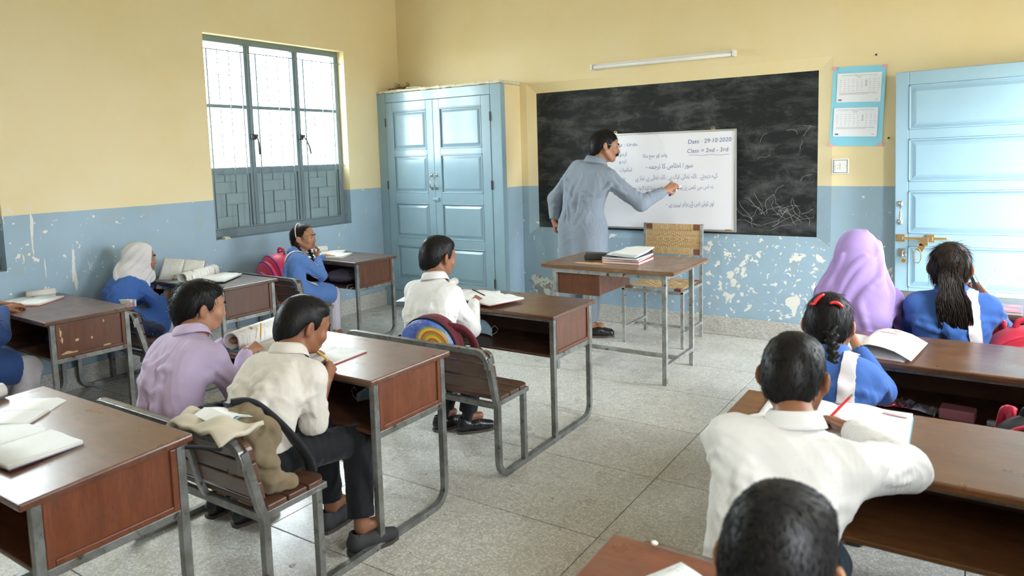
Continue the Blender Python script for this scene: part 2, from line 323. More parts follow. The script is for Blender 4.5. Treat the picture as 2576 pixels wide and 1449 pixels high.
# ------------------------------------------------------------------ mesh building
V = Vector
def vec(*a): return Vector(a)
class MB:
    def __init__(s): s.v = []; s.f = []; s.mi = []
    def add(s, vs, fs, m=0):
        o = len(s.v); s.v += [tuple(p) for p in vs]; s.f += [tuple(i+o for i in f) for f in fs]; s.mi += [m]*len(fs); return s
    def box(s, c, d, R=None, m=0):
        hx, hy, hz = d[0]/2, d[1]/2, d[2]/2; c = V(c)
        vs = [V((x*hx, y*hy, z*hz)) for x in (-1, 1) for y in (-1, 1) for z in (-1, 1)]
        if R is not None: vs = [R @ p for p in vs]
        return s.add([c+p for p in vs], [(0, 1, 3, 2), (4, 6, 7, 5), (0, 4, 5, 1), (2, 3, 7, 6), (0, 2, 6, 4), (1, 5, 7, 3)], m)
    def b2(s, lo, hi, m=0): return s.box([(a+b)/2 for a, b in zip(lo, hi)], [abs(b-a) for a, b in zip(lo, hi)], None, m)
    def sweep(s, path, prof, up=(0, 0, 1), closed=False, m=0, cap=True):
        """profile: list of (a, b) offsets along side / up"""
        P = [V(p) for p in path]; n = len(P); k = len(prof); vs = []; up = V(up)
        sc = prof if callable(prof) else None
        for i in range(n):
            if closed: d = (P[(i+1) % n]-P[i-1])
            else: d = P[min(i+1, n-1)]-P[max(i-1, 0)]
            d = d.normalized() if d.length > 1e-9 else V((1, 0, 0))
            sd = d.cross(up)
            if sd.length < 1e-4: sd = d.cross(V((0, 1, 0))) if abs(d.y) < .9 else d.cross(V((1, 0, 0)))
            sd.normalize(); u = sd.cross(d).normalized()
            f = 1.0
            if 0 < i < n-1 or closed:
                a = (P[i]-P[i-1]).normalized() if (P[i]-P[i-1]).length > 1e-9 else d; c = max(.5, a.dot(d)); f = 1.0/c
            for (x, y) in prof: vs.append(P[i]+sd*x+u*y*(f if False else 1))
        fs = []
        for i in range(n if closed else n-1):
            for j in range(k):
                a = i*k+j; b = i*k+(j+1) % k; c = ((i+1) % n)*k+(j+1) % k; d = ((i+1) % n)*k+j
                fs.append((a, b, c, d))
        if cap and not closed: fs += [tuple(range(k-1, -1, -1)), tuple(range((n-1)*k, n*k))]
        return s.add(vs, fs, m)
    def rect(s, path, w, h, up=(0, 0, 1), closed=False, m=0):
        return s.sweep(path, [(-w/2, -h/2), (w/2, -h/2), (w/2, h/2), (-w/2, h/2)], up, closed, m)
    def tube(s, path, r, n=8, closed=False, m=0, r2=None, up=(0, 0, 1)):
        if r2 is None: return s.sweep(path, [(r*math.cos(2*PI*i/n), r*math.sin(2*PI*i/n)) for i in range(n)], up, closed, m)
        P = [V(p) for p in path]; N = len(P); vs = []; ref = V(up)
        for i in range(N):
            d = (P[min(i+1, N-1)]-P[max(i-1, 0)]).normalized(); sd = d.cross(ref)
            if sd.length < 1e-3: sd = d.cross(V((1, 0, 0)))
            sd.normalize(); u = sd.cross(d); rr = r+(r2-r)*i/(N-1) if not callable(r2) else r2(i/(N-1))
            vs += [P[i]+sd*rr*math.cos(2*PI*j/n)+u*rr*math.sin(2*PI*j/n) for j in range(n)]
        fs = [(i*n+j, i*n+(j+1) % n, (i+1)*n+(j+1) % n, (i+1)*n+j) for i in range(N-1) for j in range(n)]
        fs += [tuple(range(n-1, -1, -1)), tuple(range((N-1)*n, N*n))]
        return s.add(vs, fs, m)
    def cyl(s, a, b, r, r2=None, n=14, m=0): return s.tube([a, b], r, n, False, m, r if r2 is None else r2)
    def ell(s, c, r, R=None, nu=14, nv=9, m=0):
        c = V(c); vs = []; fs = []
        for j in range(nv+1):
            t = PI*j/nv
            for i in range(nu):
                p = V((r[0]*math.sin(t)*math.cos(2*PI*i/nu), r[1]*math.sin(t)*math.sin(2*PI*i/nu), r[2]*math.cos(t)))
                vs.append(c+(R @ p if R is not None else p))
        for j in range(nv):
            for i in range(nu): fs.append((j*nu+i, (j+1)*nu+i, (j+1)*nu+(i+1) % nu, j*nu+(i+1) % nu))
        return s.add(vs, fs, m)
    def prism(s, poly, y0, y1, m=0, plane='xz'):
        n = len(poly)
        if plane == 'xz': vs = [(a, y0, b) for a, b in poly]+[(a, y1, b) for a, b in poly]
        elif plane == 'xy': vs = [(a, b, y0) for a, b in poly]+[(a, b, y1) for a, b in poly]
        else: vs = [(y0, a, b) for a, b in poly]+[(y1, a, b) for a, b in poly]
        fs = [tuple(range(n)), tuple(range(2*n-1, n-1, -1))]+[(i, i+n, (i+1) % n+n, (i+1) % n) for i in range(n)]
        return s.add(vs, fs, m)
    def sheet(s, fn, nu, nv, th, m=0, m2=None):
        """fn(u,v)->point; solid sheet of thickness th"""
        g = [[V(fn(i/nu, j/nv)) for j in range(nv+1)] for i in range(nu+1)]
        nr = []
        for i in range(nu+1):
            for j in range(nv+1):
                a = g[min(i+1, nu)][j]-g[max(i-1, 0)][j]; b = g[i][min(j+1, nv)]-g[i][max(j-1, 0)]
                q = a.cross(b); nr.append(q.normalized() if q.length > 1e-12 else V((0, 0, 1)))
        k = nv+1; top = [g[i][j] for i in range(nu+1) for j in range(nv+1)]
        bot = [p-q*th for p, q in zip(top, nr)]; N = len(top)
        f1 = [(i*k+j, (i+1)*k+j, (i+1)*k+j+1, i*k+j+1) for i in range(nu) for j in range(nv)]
        f2 = [tuple(x+N for x in reversed(f)) for f in f1]
        rim = [(0, j) for j in range(nv+1)]+[(i, nv) for i in range(1, nu+1)]+[(nu, j) for j in range(nv-1, -1, -1)]+[(i, 0) for i in range(nu-1, 0, -1)]
        ids = [i*k+j for i, j in rim]; f3 = [(ids[i], ids[(i+1) % len(ids)], ids[(i+1) % len(ids)]+N, ids[i]+N) for i in range(len(ids))]
        s.add(top+bot, f1, m); o = len(s.v)-2*N
        s.f += [tuple(x+o for x in f) for f in f2+f3]; s.mi += [m if m2 is None else m2]*len(f2+f3)
        return s
    def build(s, name, mats, parent=None, smooth=False, bevel=0, origin=None, tint=None):
        me = bpy.data.meshes.new(name)
        if origin is not None: s.v = [(a-origin[0], b-origin[1], c-origin[2]) for a, b, c in s.v]
        me.from_pydata(s.v, [], s.f)
        if not isinstance(mats, (list, tuple)): mats = [mats]
        for q in mats: me.materials.append(MT[q])
        if len(mats) > 1: me.polygons.foreach_set('material_index', s.mi)
        me.update()
        if smooth: me.shade_smooth() if smooth is True else me.shade_auto(smooth) if hasattr(me, 'shade_auto') else me.shade_smooth()
        return obj(name, me, parent, bevel, tint, origin)

def obj(name, me, parent=None, bevel=0, tint=None, origin=None):
    o = bpy.data.objects.new(name, me); COL.objects.link(o)
    if parent is not None: o.parent = parent
    elif origin is not None: o.location = origin
    if bevel:
        b = o.modifiers.new('bevel', 'BEVEL'); b.width = bevel; b.segments = 2; b.limit_method = 'ANGLE'; b.harden_normals = False
    if any(q and q.name in WOODS for q in me.materials): o['tint'] = tint or (1.0, 1.0, 1.0)
    return o
def thing(name, label, cat, loc=(0, 0, 0), rz=0, group=None):
    o = bpy.data.objects.new(name, None); COL.objects.link(o); o.empty_display_size = .1
    o.location = loc; o.rotation_euler = (0, 0, rz); o['label'] = label; o['category'] = cat
    if group: o['group'] = group
    return o
def tag(o, label, cat, group=None):
    o['label'] = label; o['category'] = cat
    if group: o['group'] = group
    return o
def struct(o, label=None):
    o['kind'] = 'structure'
    if label: o['label'] = label
    return o
def copy_thing(o, label, loc, rz, tint=None):
    c = o.copy(); COL.objects.link(c); c.location = loc; c.rotation_euler = (0, 0, rz); c['label'] = label
    def rec(a, b):
        for ch in a.children:
            q = ch.copy(); COL.objects.link(q); q.parent = b
            if tint and 'tint' in q: q['tint'] = tint
            rec(ch, q)
    rec(o, c); return c
def arc(c, r, a0, a1, n, ax='yz', k=0.0):
    out = []
    for i in range(n+1):
        a = a0+(a1-a0)*i/n; p, q = r*math.cos(a), r*math.sin(a)
        out.append({'yz': (k, c[0]+p, c[1]+q), 'xz': (c[0]+p, k, c[1]+q), 'xy': (c[0]+p, c[1]+q, k)}[ax])
    return out
def RZ(a): return Matrix.Rotation(a, 3, 'Z')
def RXm(a): return Matrix.Rotation(a, 3, 'X')
def RYm(a): return Matrix.Rotation(a, 3, 'Y')

# ------------------------------------------------------------------ room
T_ = .16
def wall_with_holes(name, axis, u0, u1, pos, out, holes):
    """axis 'x': wall in the plane x=pos running along y; out = outward sign"""
    us = sorted({u0, u1}|{h[0] for h in holes}|{h[1] for h in holes}); zs = sorted({0, RH}|{h[2] for h in holes}|{h[3] for h in holes})
    mb = MB()
    for a, b in zip(us, us[1:]):
        for c, d in zip(zs, zs[1:]):
            if any(h[0] <= a and b <= h[1] and h[2] <= c and d <= h[3] for h in holes): continue
            p0, p1 = (pos, pos+out*T_) if out > 0 else (pos+out*T_, pos)
            if axis == 'x': mb.b2((p0, a, c), (p1, b, d))
            else: mb.b2((a, p0, c), (b, p1, d))
    return mb
struct(wall_with_holes('wall_left', 'x', RY, .3, 0, -1, [WIN1, WIN2]).build('wall_left', 'wall'), 'yellow and blue painted wall with barred windows')
struct(wall_with_holes('wall_right', 'x', RY, .3, RX, 1, [DOOR, RW1, RW2]).build('wall_right', 'wall'), 'yellow and blue wall with the doorway')
struct(wall_with_holes('wall_rear', 'y', -.3, RX+.3, RY, -1, []).build('wall_rear', 'wall'), 'yellow and blue wall behind the pupils')
# front wall with a splayed recess that holds the blackboard
BX0, BX1, BZ0, BZ1 = 1.662, 4.098, .826, 2.062
NX0, NX1, NZ0, NZ1 = 1.57, 4.205, .76, 2.155
RD = .035
mb = MB()
for lo, hi in (((-.3, 0), (NX0, RH)), ((NX1, 0), (RX+.3, RH)), ((NX0, 0), (NX1, NZ0)), ((NX0, NZ1), (NX1, RH))):
    mb.b2((lo[0], 0, lo[1]), (hi[0], T_, hi[1]))
O_ = [(NX0, 0, NZ0), (NX1, 0, NZ0), (NX1, 0, NZ1), (NX0, 0, NZ1)]
I_ = [(BX0, RD, BZ0), (BX1, RD, BZ0), (BX1, RD, BZ1), (BX0, RD, BZ1)]
mb.add(O_+I_, [(i, (i+1) % 4, (i+1) % 4+4, i+4) for i in range(4)])
mb.b2((NX0, RD+.012, NZ0), (NX1, T_, NZ1))
struct(mb.build('wall_front', 'wall'), 'yellow and blue wall with a recess for the blackboard')
mb = MB(); mb.b2((BX0-.003, RD-.001, BZ0-.003), (BX1+.003, RD+.010, BZ1+.003))
bb = mb.build('blackboard', 'board'); tag(bb, 'wide black chalkboard set into the front wall, smeared with chalk dust', 'blackboard')
mb = MB()
for k in range(34):       # scratched chalk scribbles, denser at the lower right
    if k < 22: cx, cz, sp = rng.uniform(3.62, 4.0), rng.uniform(.86, 1.0), .12
    else: cx, cz, sp = rng.uniform(3.65, 4.05), rng.uniform(.95, 1.75), .06
    a = rng.uniform(0, PI); p = [(cx, RD-.0015, cz)]
    for j in range(5):
        a += rng.uniform(-.7, .7); q = p[-1]
        p.append((min(BX1-.02, max(BX0, q[0]+sp*.35*math.cos(a))), RD-.0015, min(BZ1-.02, max(BZ0+.01, q[2]+sp*.3*math.sin(a)))))
    mb.rect(p, .0012, .0008, (0, 1, 0))
mb.build('chalk_scribble', 'chalk', bb)['kind'] = 'stuff'
mb = MB(); mb.b2((-.3, RY-.3, RH), (RX+.3, .3, RH+.15)); struct(mb.build('ceiling', 'ceil'), 'whitewashed ceiling')
# terrazzo floor: a slab and its cast panels
mb = MB(); mb.b2((-.3, RY-.3, -.15), (RX+.3, .3, -.006)); fl = struct(mb.build('floor', 'grout'), 'speckled terrazzo floor cast in large panels')
ys = [round(-5.5006*.6+.6*k, 4) for k in range(-7, 7)]; xs = [round(6.5211*.6+1.215*k, 4) for k in range(-4, 3)]
ys = [RY]+[y for y in ys if RY+.05 < y < -.05]+[0]; xs = [0]+[x for x in xs if .05 < x < RX-.05]+[RX]
for a, b in zip(xs, xs[1:]):
    for c, d in zip(ys, ys[1:]):
        m = MB(); m.b2((a+.0022, c+.0022, -.02), (b-.0022, d-.0022, 0), 0); m.build('tile', 'terrazzo', fl, bevel=.0015)
def skirting(name, lo, hi):
    m = MB(); m.b2(lo, hi); return struct(m.build(name, 'skirt', bevel=.004))
skirting('baseboard_left', (0, RY, 0), (.014, 0, .154)); skirting('baseboard_front', (1.50, -.014, 0), (RX, 0, .154))
skirting('baseboard_right', (RX-.014, RY, 0), (RX, DOOR[0], .154)); skirting('baseboard_rear', (0, RY, 0), (RX, RY+.014, .154))
mb = MB(); mb.b2((-60, -60, -.45), (60, 60, -.40)); struct(mb.build('ground', 'earth'), 'bare earth yard outside')

# barred steel windows in the left wall
def bar(parent, p0, p1, w, d, me={}):
    """one straight bar of the grille: unit box, scaled"""
    if 'u' not in me:
        m = MB(); m.box((0, 0, 0), (1, 1, 1)); me['u'] = bpy.data.meshes.new('grille_bar'); me['u'].from_pydata(m.v, [], m.f); me['u'].materials.append(MT['winpaint'])
    o = bpy.data.objects.new('grille_bar', me['u']); COL.objects.link(o); o.parent = parent
    o.location = [(a+b)/2 for a, b in zip(p0, p1)]
    o.scale = (d, abs(p1[1]-p0[1])+w, abs(p1[2]-p0[2])+w)
    return o
def window(name, Wn, label, bars=True, fw=.05, panels=True):
    y0, y1, z0, z1 = Wn; r = thing(name, label, 'window', (-.115, y0, z0)); del r['category']; r['kind'] = 'structure'
    w = y1-y0; h = z1-z0
    m = MB(); m.b2((-.03, 0, 0), (.015, .035, h)); m.b2((-.03, w-fw, 0), (.03, w, h)); m.b2((-.03, .035, 0), (.03, w-fw, .07)); m.b2((-.03, .035, h-fw), (.03, w-fw, h))
    m.build('window_frame', 'winpaint', r, bevel=.004)
    ms = [w*.312, w*.655]
    for q in ms: m = MB(); m.b2((-.026, q-.032, .07), (.026, q+.032, h-fw)); m.b2((.026, q-.006, .07), (.034, q+.006, h-fw)); m.build('mullion', 'winpaint', r, bevel=.003)
    bays = [(.035, ms[0]-.032), (ms[0]+.032, ms[1]-.032), (ms[1]+.032, w-fw)]
    zt, zl = 1.972-.89, 1.44-.89
    for a, b in bays:
        m = MB(); m.b2((-.02, a, zt-.014), (.02, b, zt+.014)); m.build('transom', 'winpaint', r, bevel=.002)
        m = MB(); m.b2((-.024, a, zl-.028), (.024, b, zl+.028)); m.build('transom', 'winpaint', r, bevel=.002)
        m = MB(); m.b2((-.006, a, .07), (.004, b, zl-.028)); m.build('metal_panel' if panels else 'pane', 'winpanel' if panels else 'glass', r)
        for c, d in ((zl+.028, zt-.014), (zt+.014, h-fw)):
            m = MB(); m.b2((-.003, a, c), (.0, b, d)); m.build('pane', 'glass', r)
    if bars:
        gx = .062; g0 = .082; g1 = 1.528; H = (g1-g0)/3
        for z in (g0, g0+H, g1): bar(r, (gx, .015, z), (gx, w-.01, z), .008, .006)
        for a, b in bays:
            L = b-a; Y = [a+.055*L, a+.30*L, a+.56*L, a+.80*L+.02]
            for y in (Y[0], Y[3]): bar(r, (gx, y, g0), (gx, y, g1), .007, .012)
            for k in range(3):
                Z = g0+k*H; q = H/5.1
                bar(r, (gx, Y[2], Z), (gx, Y[2], Z+2*q), .006, .012); bar(r, (gx, Y[1], Z+q), (gx, Y[1], Z+3*q), .006, .012)
                bar(r, (gx, Y[2], Z+3*q), (gx, Y[2], Z+5.1*q), .006, .012); bar(r, (gx, Y[1], Z+4*q), (gx, Y[1], Z+5.1*q), .006, .012)
                bar(r, (gx, Y[0], Z+q), (gx, Y[2], Z+q), .005, .006); bar(r, (gx, Y[1], Z+2*q), (gx, Y[3], Z+2*q), .005, .006)
                bar(r, (gx, Y[0], Z+3*q), (gx, Y[3], Z+3*q), .005, .006); bar(r, (gx, Y[0], Z+4*q), (gx, Y[2], Z+4*q), .005, .006)
    for q, tl in ((ms[0], 0), (ms[1], 1)):
        m = MB(); zc = 1.72-.89
        m.box((.04, q+.01, zc), (.02, .045, .05)); m.ell((.055, q+.03, zc+.012), (.012, .018, .014), None, 10, 6)
        m.tube([(.058, q+.03, zc), (.06, q+.04+.02*tl, zc-.03), (.058, q+.045+.045*tl, zc-.09), (.055, q+.05+.055*tl, zc-.15)], .006, 6, r2=.009)
        m.build('latch', 'iron', r, True)
    return r
window('window_1', WIN1, 'grey steel window with patterned bars and sheet metal lower panels')
window('window_2', WIN2, 'grey barred window at the left edge of the picture', True, .02, True)
m = MB(); m.prism([(0, 0), (.06, 0), (.05, .012), (.02, .02), (.004, .01)], -2.17, -2.12, 0, 'xz')
for v_ in range(len(m.v)): m.v[v_] = (m.v[v_][0]-.04, m.v[v_][1], m.v[v_][2]+.89)
tag(m.build('plaster_crumb', 'plaster'), 'small crumb of white plaster lying on the window sill', 'rubble')
# ------------------------------------------------------------------ built-in cupboard
def raised_panel(m, x0, x1, z0, z1, yf, s=-1, mi=0, fr=.022, dep=.014):
    """field with sloping borders, sunk behind the face yf (face looks towards s)"""
    o = [(x0, yf-s*dep, z0), (x1, yf-s*dep, z0), (x1, yf-s*dep, z1), (x0, yf-s*dep, z1)]
    i = [(x0+fr*2, yf-s*.001, z0+fr*2), (x1-fr*2, yf-s*.001, z0+fr*2), (x1-fr*2, yf-s*.001, z1-fr*2), (x0+fr*2, yf-s*.001, z1-fr*2)]
    j = [(x0+fr, yf-s*dep*.8, z0+fr), (x1-fr, yf-s*dep*.8, z0+fr), (x1-fr, yf-s*dep*.8, z1-fr), (x0+fr, yf-s*dep*.8, z1-fr)]
    m.add(o+j+i, [(a, (a+1) % 4, (a+1) % 4+4, a+4) for a in range(4)]+[(a+4, (a+1) % 4+4, (a+1) % 4+8, a+8) for a in range(4)]+[(8, 9, 10, 11)], mi)
def leaf(parent, name, x0, x1, z0, z1, yf, th, panels, mat, bev=.003):
    """framed door leaf whose rails and stiles leave openings for raised panels"""
    xs0 = min(p[0] for p in panels); xs1 = max(p[1] for p in panels); m = MB(); yb = yf+th
    m.b2((x0, yf, z0), (xs0, yb, z1)); m.b2((xs1, yf, z0), (x1, yb, z1))
    zz = [z0]+[q for p in sorted(panels, key=lambda p: p[2]) for q in (p[2], p[3])]+[z1]
    for a, b in zip(zz[::2], zz[1::2]): m.b2((xs0, yf, a), (xs1, yb, b))
    d = m.build(name, mat, parent, bevel=bev)
    for p in panels:
        m = MB(); raised_panel(m, p[0], p[1], p[2], p[3], yf); m.b2((p[0], yf+.015, p[2]), (p[1], yf+.022, p[3]))
        e = .010
        for a, b in (((p[0], p[2]), (p[0]+e, p[3])), ((p[1]-e, p[2]), (p[1], p[3])), ((p[0], p[2]), (p[1], p[2]+e)), ((p[0], p[3]-e), (p[1], p[3]))):
            m.b2((a[0], yf-.004, a[1]), (b[0], yf+.012, b[1]))
        m.build('panel', mat, d, bevel=.0025)
    return d
CB = thing('cupboard', 'tall grey-blue built-in cupboard with two panelled doors beside the window', 'cupboard', (0, 0, 0))
YF = -.335
m = MB(); m.b2((1.43, YF+.055, 0), (1.502, 0, 2.149)); m.b2((0, YF+.071, 2.06), (1.43, 0, 2.149)); m.b2((0, -.02, 0), (1.44, 0, 2.1)); m.b2((0, YF+.03, 0), (1.44, 0, .02))
m.build('masonry_surround', 'wall', CB, bevel=.006)
m = MB(); m.b2((0, YF, 0), (.112, YF+.07, 2.15)); m.b2((1.392, YF, 0), (1.508, YF+.07, 2.15)); m.b2((.112, YF, 2.058), (1.392, YF+.07, 2.15)); m.b2((.112, YF, 0), (1.392, YF+.07, .165))
m.build('door_frame', 'bluewood', CB, bevel=.004)
m = MB()

for a, b in zip(np.linspace(0, 1.506, 40), np.linspace(0, 1.506, 40)[1:]): m.b2((a, YF-.003-rng.uniform(0, .003), 2.1505+rng.uniform(0, .006)), (b, YF+.05, 2.172+rng.uniform(0, .008)))
m.b2((0, YF+.04, 2.15), (1.506, -.001, 2.1775)); m.build('plaster_edge', 'plaster', CB)
ZP = [(1.585, 1.968), (1.16, 1.528), (.712, 1.058), (.295, .630)]
for k, (a, b, p0, p1) in enumerate(((.115, .721, .205, .637), (.724, 1.389, .80, 1.290))):
    d = leaf(CB, 'door', a, b, .168, 2.055, YF-.006, .03, [(p0, p1)+z for z in ZP], 'bluewood')
    hx = .685 if k == 0 else .745
    m = MB(); m.tube([(hx, YF-.006, 1.33), (hx, YF-.035, 1.325), (hx, YF-.038, 1.27), (hx, YF-.035, 1.215), (hx, YF-.006, 1.21)], .0065, 8)
    for z in (1.335, 1.205): m.box((hx, YF-.008, z), (.022, .006, .03))
    m.build('handle', 'steel', d, True)
    for z in (1.86, 1.237, .322):
        x_ = 1.390 if k else .114
        m = MB(); m.cyl((x_, YF-.008, z-.042), (x_, YF-.008, z+.042), .007, None, 8); m.build('hinge', 'iron', d)
m = MB(); m.box((.735, YF-.012, 1.10), (.075, .012, .034)); m.cyl((.70, YF-.02, 1.10), (.765, YF-.02, 1.10), .006); m.build('latch', 'bluewood', CB, bevel=.002)
# dry nest on top
m = MB()
for k in range(260):
    a = rng.uniform(0, 2*PI); r_ = rng.uniform(0, 1)**.6*.14; c = V((.20+r_*math.cos(a)*1.15, -.16+r_*math.sin(a)*.7, 2.186+rng.uniform(0, .05)*(1-r_/.16)))
    if k < 26: c = V((.13+rng.uniform(-.02, .02)+.14*(k % 2), -.16+rng.uniform(-.03, .03), 2.22+rng.uniform(0, .035)))
    d = V((rng.normal(), rng.normal(), rng.normal()*.35+(.8 if k < 26 else 0))).normalized()*rng.uniform(.03, .07)
    c.z = max(c.z, 2.188+abs(d.z)*.5)
    m.tube([c-d*.5, c+d*.1+V((0, 0, .004)), c+d*.5], .0016, 3)
nest = m.build('bird_nest', 'straw'); tag(nest, 'ragged dry straw nest heaped on top of the cupboard', 'nest'); nest['kind'] = 'stuff'
m = MB(); m.box((.47, -.30, 2.190), (.16, .02, .010), RZ(.3)); tag(m.build('wood_stick', 'plaster', bevel=.002), 'flat pale stick lying on the cupboard top edge', 'stick')

# ------------------------------------------------------------------ pale blue door leaf, open against the front wall
dr = thing('door_1', 'pale blue panelled door leaf standing open against the front wall', 'door', (5.83, -.15, 0)); dr['kind'] = 'structure'; del dr['category']
dr.rotation_euler = (0, math.radians(-.9), 0)
L_ = lambda x: x-5.83
pz = [(1.62, 1.915), (1.27, 1.555), (.915, 1.205), (.545, .828), (.16, .455)]
d = leaf(dr, 'door_leaf', L_(4.655), 0, .012, 2.005, -.02, .04, [(L_(4.735), L_(5.72))+z for z in pz], 'doorpaint', .004)
yd = -.022
m = MB(); x_ = L_(4.690)
m.tube([(x_, yd, 1.115), (x_, yd-.03, 1.105), (x_, yd-.034, 1.055), (x_, yd-.03, 1.01), (x_, yd, 1.0)], .007, 8); m.box((x_, yd-.003, 1.12), (.026, .008, .034)); m.box((x_, yd-.003, .995), (.026, .008, .034)); m.build('handle', 'steel', d, True)
m = MB(); zb = .885
m.cyl((L_(4.665), yd-.026, zb), (L_(4.965), yd-.026, zb), .0095); 
for a in (4.69, 4.865): m.box((L_(a), yd-.003, zb), (.055, .008, .05)); m.box((L_(a), yd-.024, zb), (.035, .034, .030))
m.build('bolt', 'brass', d, bevel=.002)
m = MB(); m.box((L_(4.83), yd-.04, zb-.018), (.055, .006, .055)); m.box((L_(4.815), yd-.04, zb-.06), (.04, .006, .05), RYm(.5))
hz = zb-.115; hp = [(L_(4.795)+.022*math.cos(t), yd-.04, hz+.05*math.sin(t)) for t in np.linspace(0, 2*PI, 18)[:-1]]; m.rect(hp, .006, .016, (0, 1, 0), True)
m.build('hasp', 'brass', d, bevel=.0015)
m = MB(); m.box((L_(4.698), yd-.003, zb-.10), (.042, .006, .055)); m.tube([(L_(4.705), yd, zb-.085), (L_(4.705), yd-.03, zb-.09), (L_(4.705), yd-.03, zb-.12), (L_(4.705), yd, zb-.125)], .006, 8); m.build('staple', 'steel', d, bevel=.001)
pl = thing('padlock', 'small brass padlock hanging open from the staple on the pale blue door', 'padlock', (4.700, -.2, .735))
m = MB(); m.box((0, 0, -.018), (.032, .014, .028), RYm(.5)); m.build('lock_body', 'brass', pl, bevel=.003)
m = MB(); m.tube([(-.010, 0, -.003), (-.004, 0, .018), (.008, .0, .026), (.016, 0, .016)], .003, 6); m.build('shackle', 'steel', pl, True)
def doorframe():
    f = thing('door_2', 'doorway frame in the right wall', 'frame', (RX, 0, 0)); f['kind'] = 'structure'; del f['category']
    m = MB(); y0, y1, _, z1 = DOOR
    m.b2((.02, y0, 0), (.12, y0+.05, z1)); m.b2((.02, y1-.05, 0), (.12, y1, z1)); m.b2((.02, y0, z1-.05), (.12, y1, z1)); m.build('door_frame', 'doorpaint', f, bevel=.003)
doorframe()

# ------------------------------------------------------------------ things on the front wall
def text_mesh(s, size, offset=0.0, shear=0.0):
    c = bpy.data.curves.new('lettering', 'FONT'); c.body = s; c.size = size; c.offset = offset; c.shear = shear; c.resolution_u = 3
    o = bpy.data.objects.new('lettering', c); COL.objects.link(o)
    me = bpy.data.meshes.new_from_object(o.evaluated_get(bpy.context.evaluated_depsgraph_get()))
    bpy.data.objects.remove(o); bpy.data.curves.remove(c); return me
def lettering(name, s, size, loc, mat, parent, wid=None, hgt=None, rot=0.0, offset=0.0, center=False, right=False, shear=0.0):
    """flat letters in the xz plane facing -y, optionally fitted to a width"""
    me = text_mesh(s, size, offset, shear); n = len(me.vertices); co = np.zeros(n*3); me.vertices.foreach_get('co', co); co = co.reshape(-1, 3)
    w0 = co[:, 0].max()-co[:, 0].min(); co[:, 0] -= co[:, 0].min()
    if wid: co[:, 0] *= wid/w0; w0 = wid
    if hgt: co[:, 1] *= hgt/(co[:, 1].max()-co[:, 1].min())
    if center: co[:, 0] -= w0/2
    if right: co[:, 0] -= w0
    c, s_ = math.cos(rot), math.sin(rot)
    P = np.stack([co[:, 0]*c-co[:, 1]*s_, np.zeros(n), co[:, 0]*s_+co[:, 1]*c], 1)
    me.vertices.foreach_set('co', P.ravel()); me.materials.clear(); me.materials.append(MT[mat]); me.update(); me.name = name
    o = bpy.data.objects.new(name, me); COL.objects.link(o); o.parent = parent; o.location = loc; return o
# Arabic-script shaping: presentation forms (isolated, final, initial, medial), laid out right to left
_F = {'ا': (0xFE8D, 0xFE8E), 'آ': (0xFE81, 0xFE82), 'ب': 0xFE8F, 'ت': 0xFE95, 'ج': 0xFE9D, 'ح': 0xFEA1, 'خ': 0xFEA5, 'د': (0xFEA9, 0xFEAA), 'ر': (0xFEAD, 0xFEAE), 'ز': (0xFEAF, 0xFEB0),
      'س': 0xFEB1, 'ص': 0xFEB9, 'ع': 0xFEC9, 'ل': 0xFEDD, 'م': 0xFEE1, 'ن': 0xFEE5, 'و': (0xFEED, 0xFEEE), 'ۃ': (0xFE93, 0xFE94), 'ک': 0xFB8E, 'ہ': 0xFBA6, 'ی': 0xFBFC, 'ے': (0xFBAE, 0xFBAF), 'پ': 0xFB56, 'ئ': 0xFE89, 'أ': (0xFE83, 0xFE84)}
def urdu(s):
    out = []
    for wd in s.split(' '):
        g = ''
        for i, ch in enumerate(wd):
            f = _F.get(ch)
            if f is None: g += ch; continue
            prev = i > 0 and not isinstance(_F.get(wd[i-1]), tuple) and wd[i-1] in _F
            nxt = i < len(wd)-1 and wd[i+1] in _F and not isinstance(f, tuple)
            if isinstance(f, tuple): g += chr(f[1] if prev else f[0])
            else: g += chr(f+(3 if prev and nxt else 2 if nxt else 1 if prev else 0))
        out.append(g)
    return ' '.join(out)[::-1]
wb = thing('whiteboard', 'white marker board with aluminium rim and blue handwriting hung over the blackboard', 'whiteboard', (2.29, -.012, .845))
WW, WH = 1.222, .818
m = MB(); m.b2((.012, 0, .012), (WW-.012, .012, WH-.012)); m.build('board_face', 'white', wb)
for lo, hi in (((0, 0), (WW, .016)), ((0, WH-.016), (WW, WH)), ((0, .016), (.016, WH-.016)), ((WW-.016, .016), (WW, WH-.016))):
    m = MB(); m.b2((lo[0], -.006, lo[1]), (hi[0], .016, hi[1])); m.build('rim', 'alu', wb, bevel=.002)
for x_ in (.185, WW-.185):
    m = MB(); m.tube([(x_+.014*math.cos(t), .004, WH+.008+.014*math.sin(t)) for t in np.linspace(0, 2*PI, 13)[:-1]], .0035, 6, True, 0, None, (0, 1, 0)); m.box((x_, .002, WH+.002), (.03, .008, .014)); m.build('hanging_ring', 'brass', wb)
m = MB(); m.box((WW-.06, -.008, .016), (.05, .006, .012)); m.build('corner_clip', 'brass', wb)
wl = lambda x, z: (x-2.29, -.0008, z-.845)
T1 = lambda s, x, z, w, h, mat='ink', r=0.0, off=.0002: lettering('handwriting', s, .06, wl(x, z), mat, wb, w, h, r, off, shear=.12)
T1('Date · 29·10·2020', 3.121, 1.556, .352, .034, r=.03); T1('Class = 2nd - 3rd', 3.114, 1.482, .335, .033, r=.02)
T1('Subject : Urdu', 2.40, 1.548, .278, .034, r=.02); T1('GK', 2.522, 1.255, .042, .026, 'inkp')
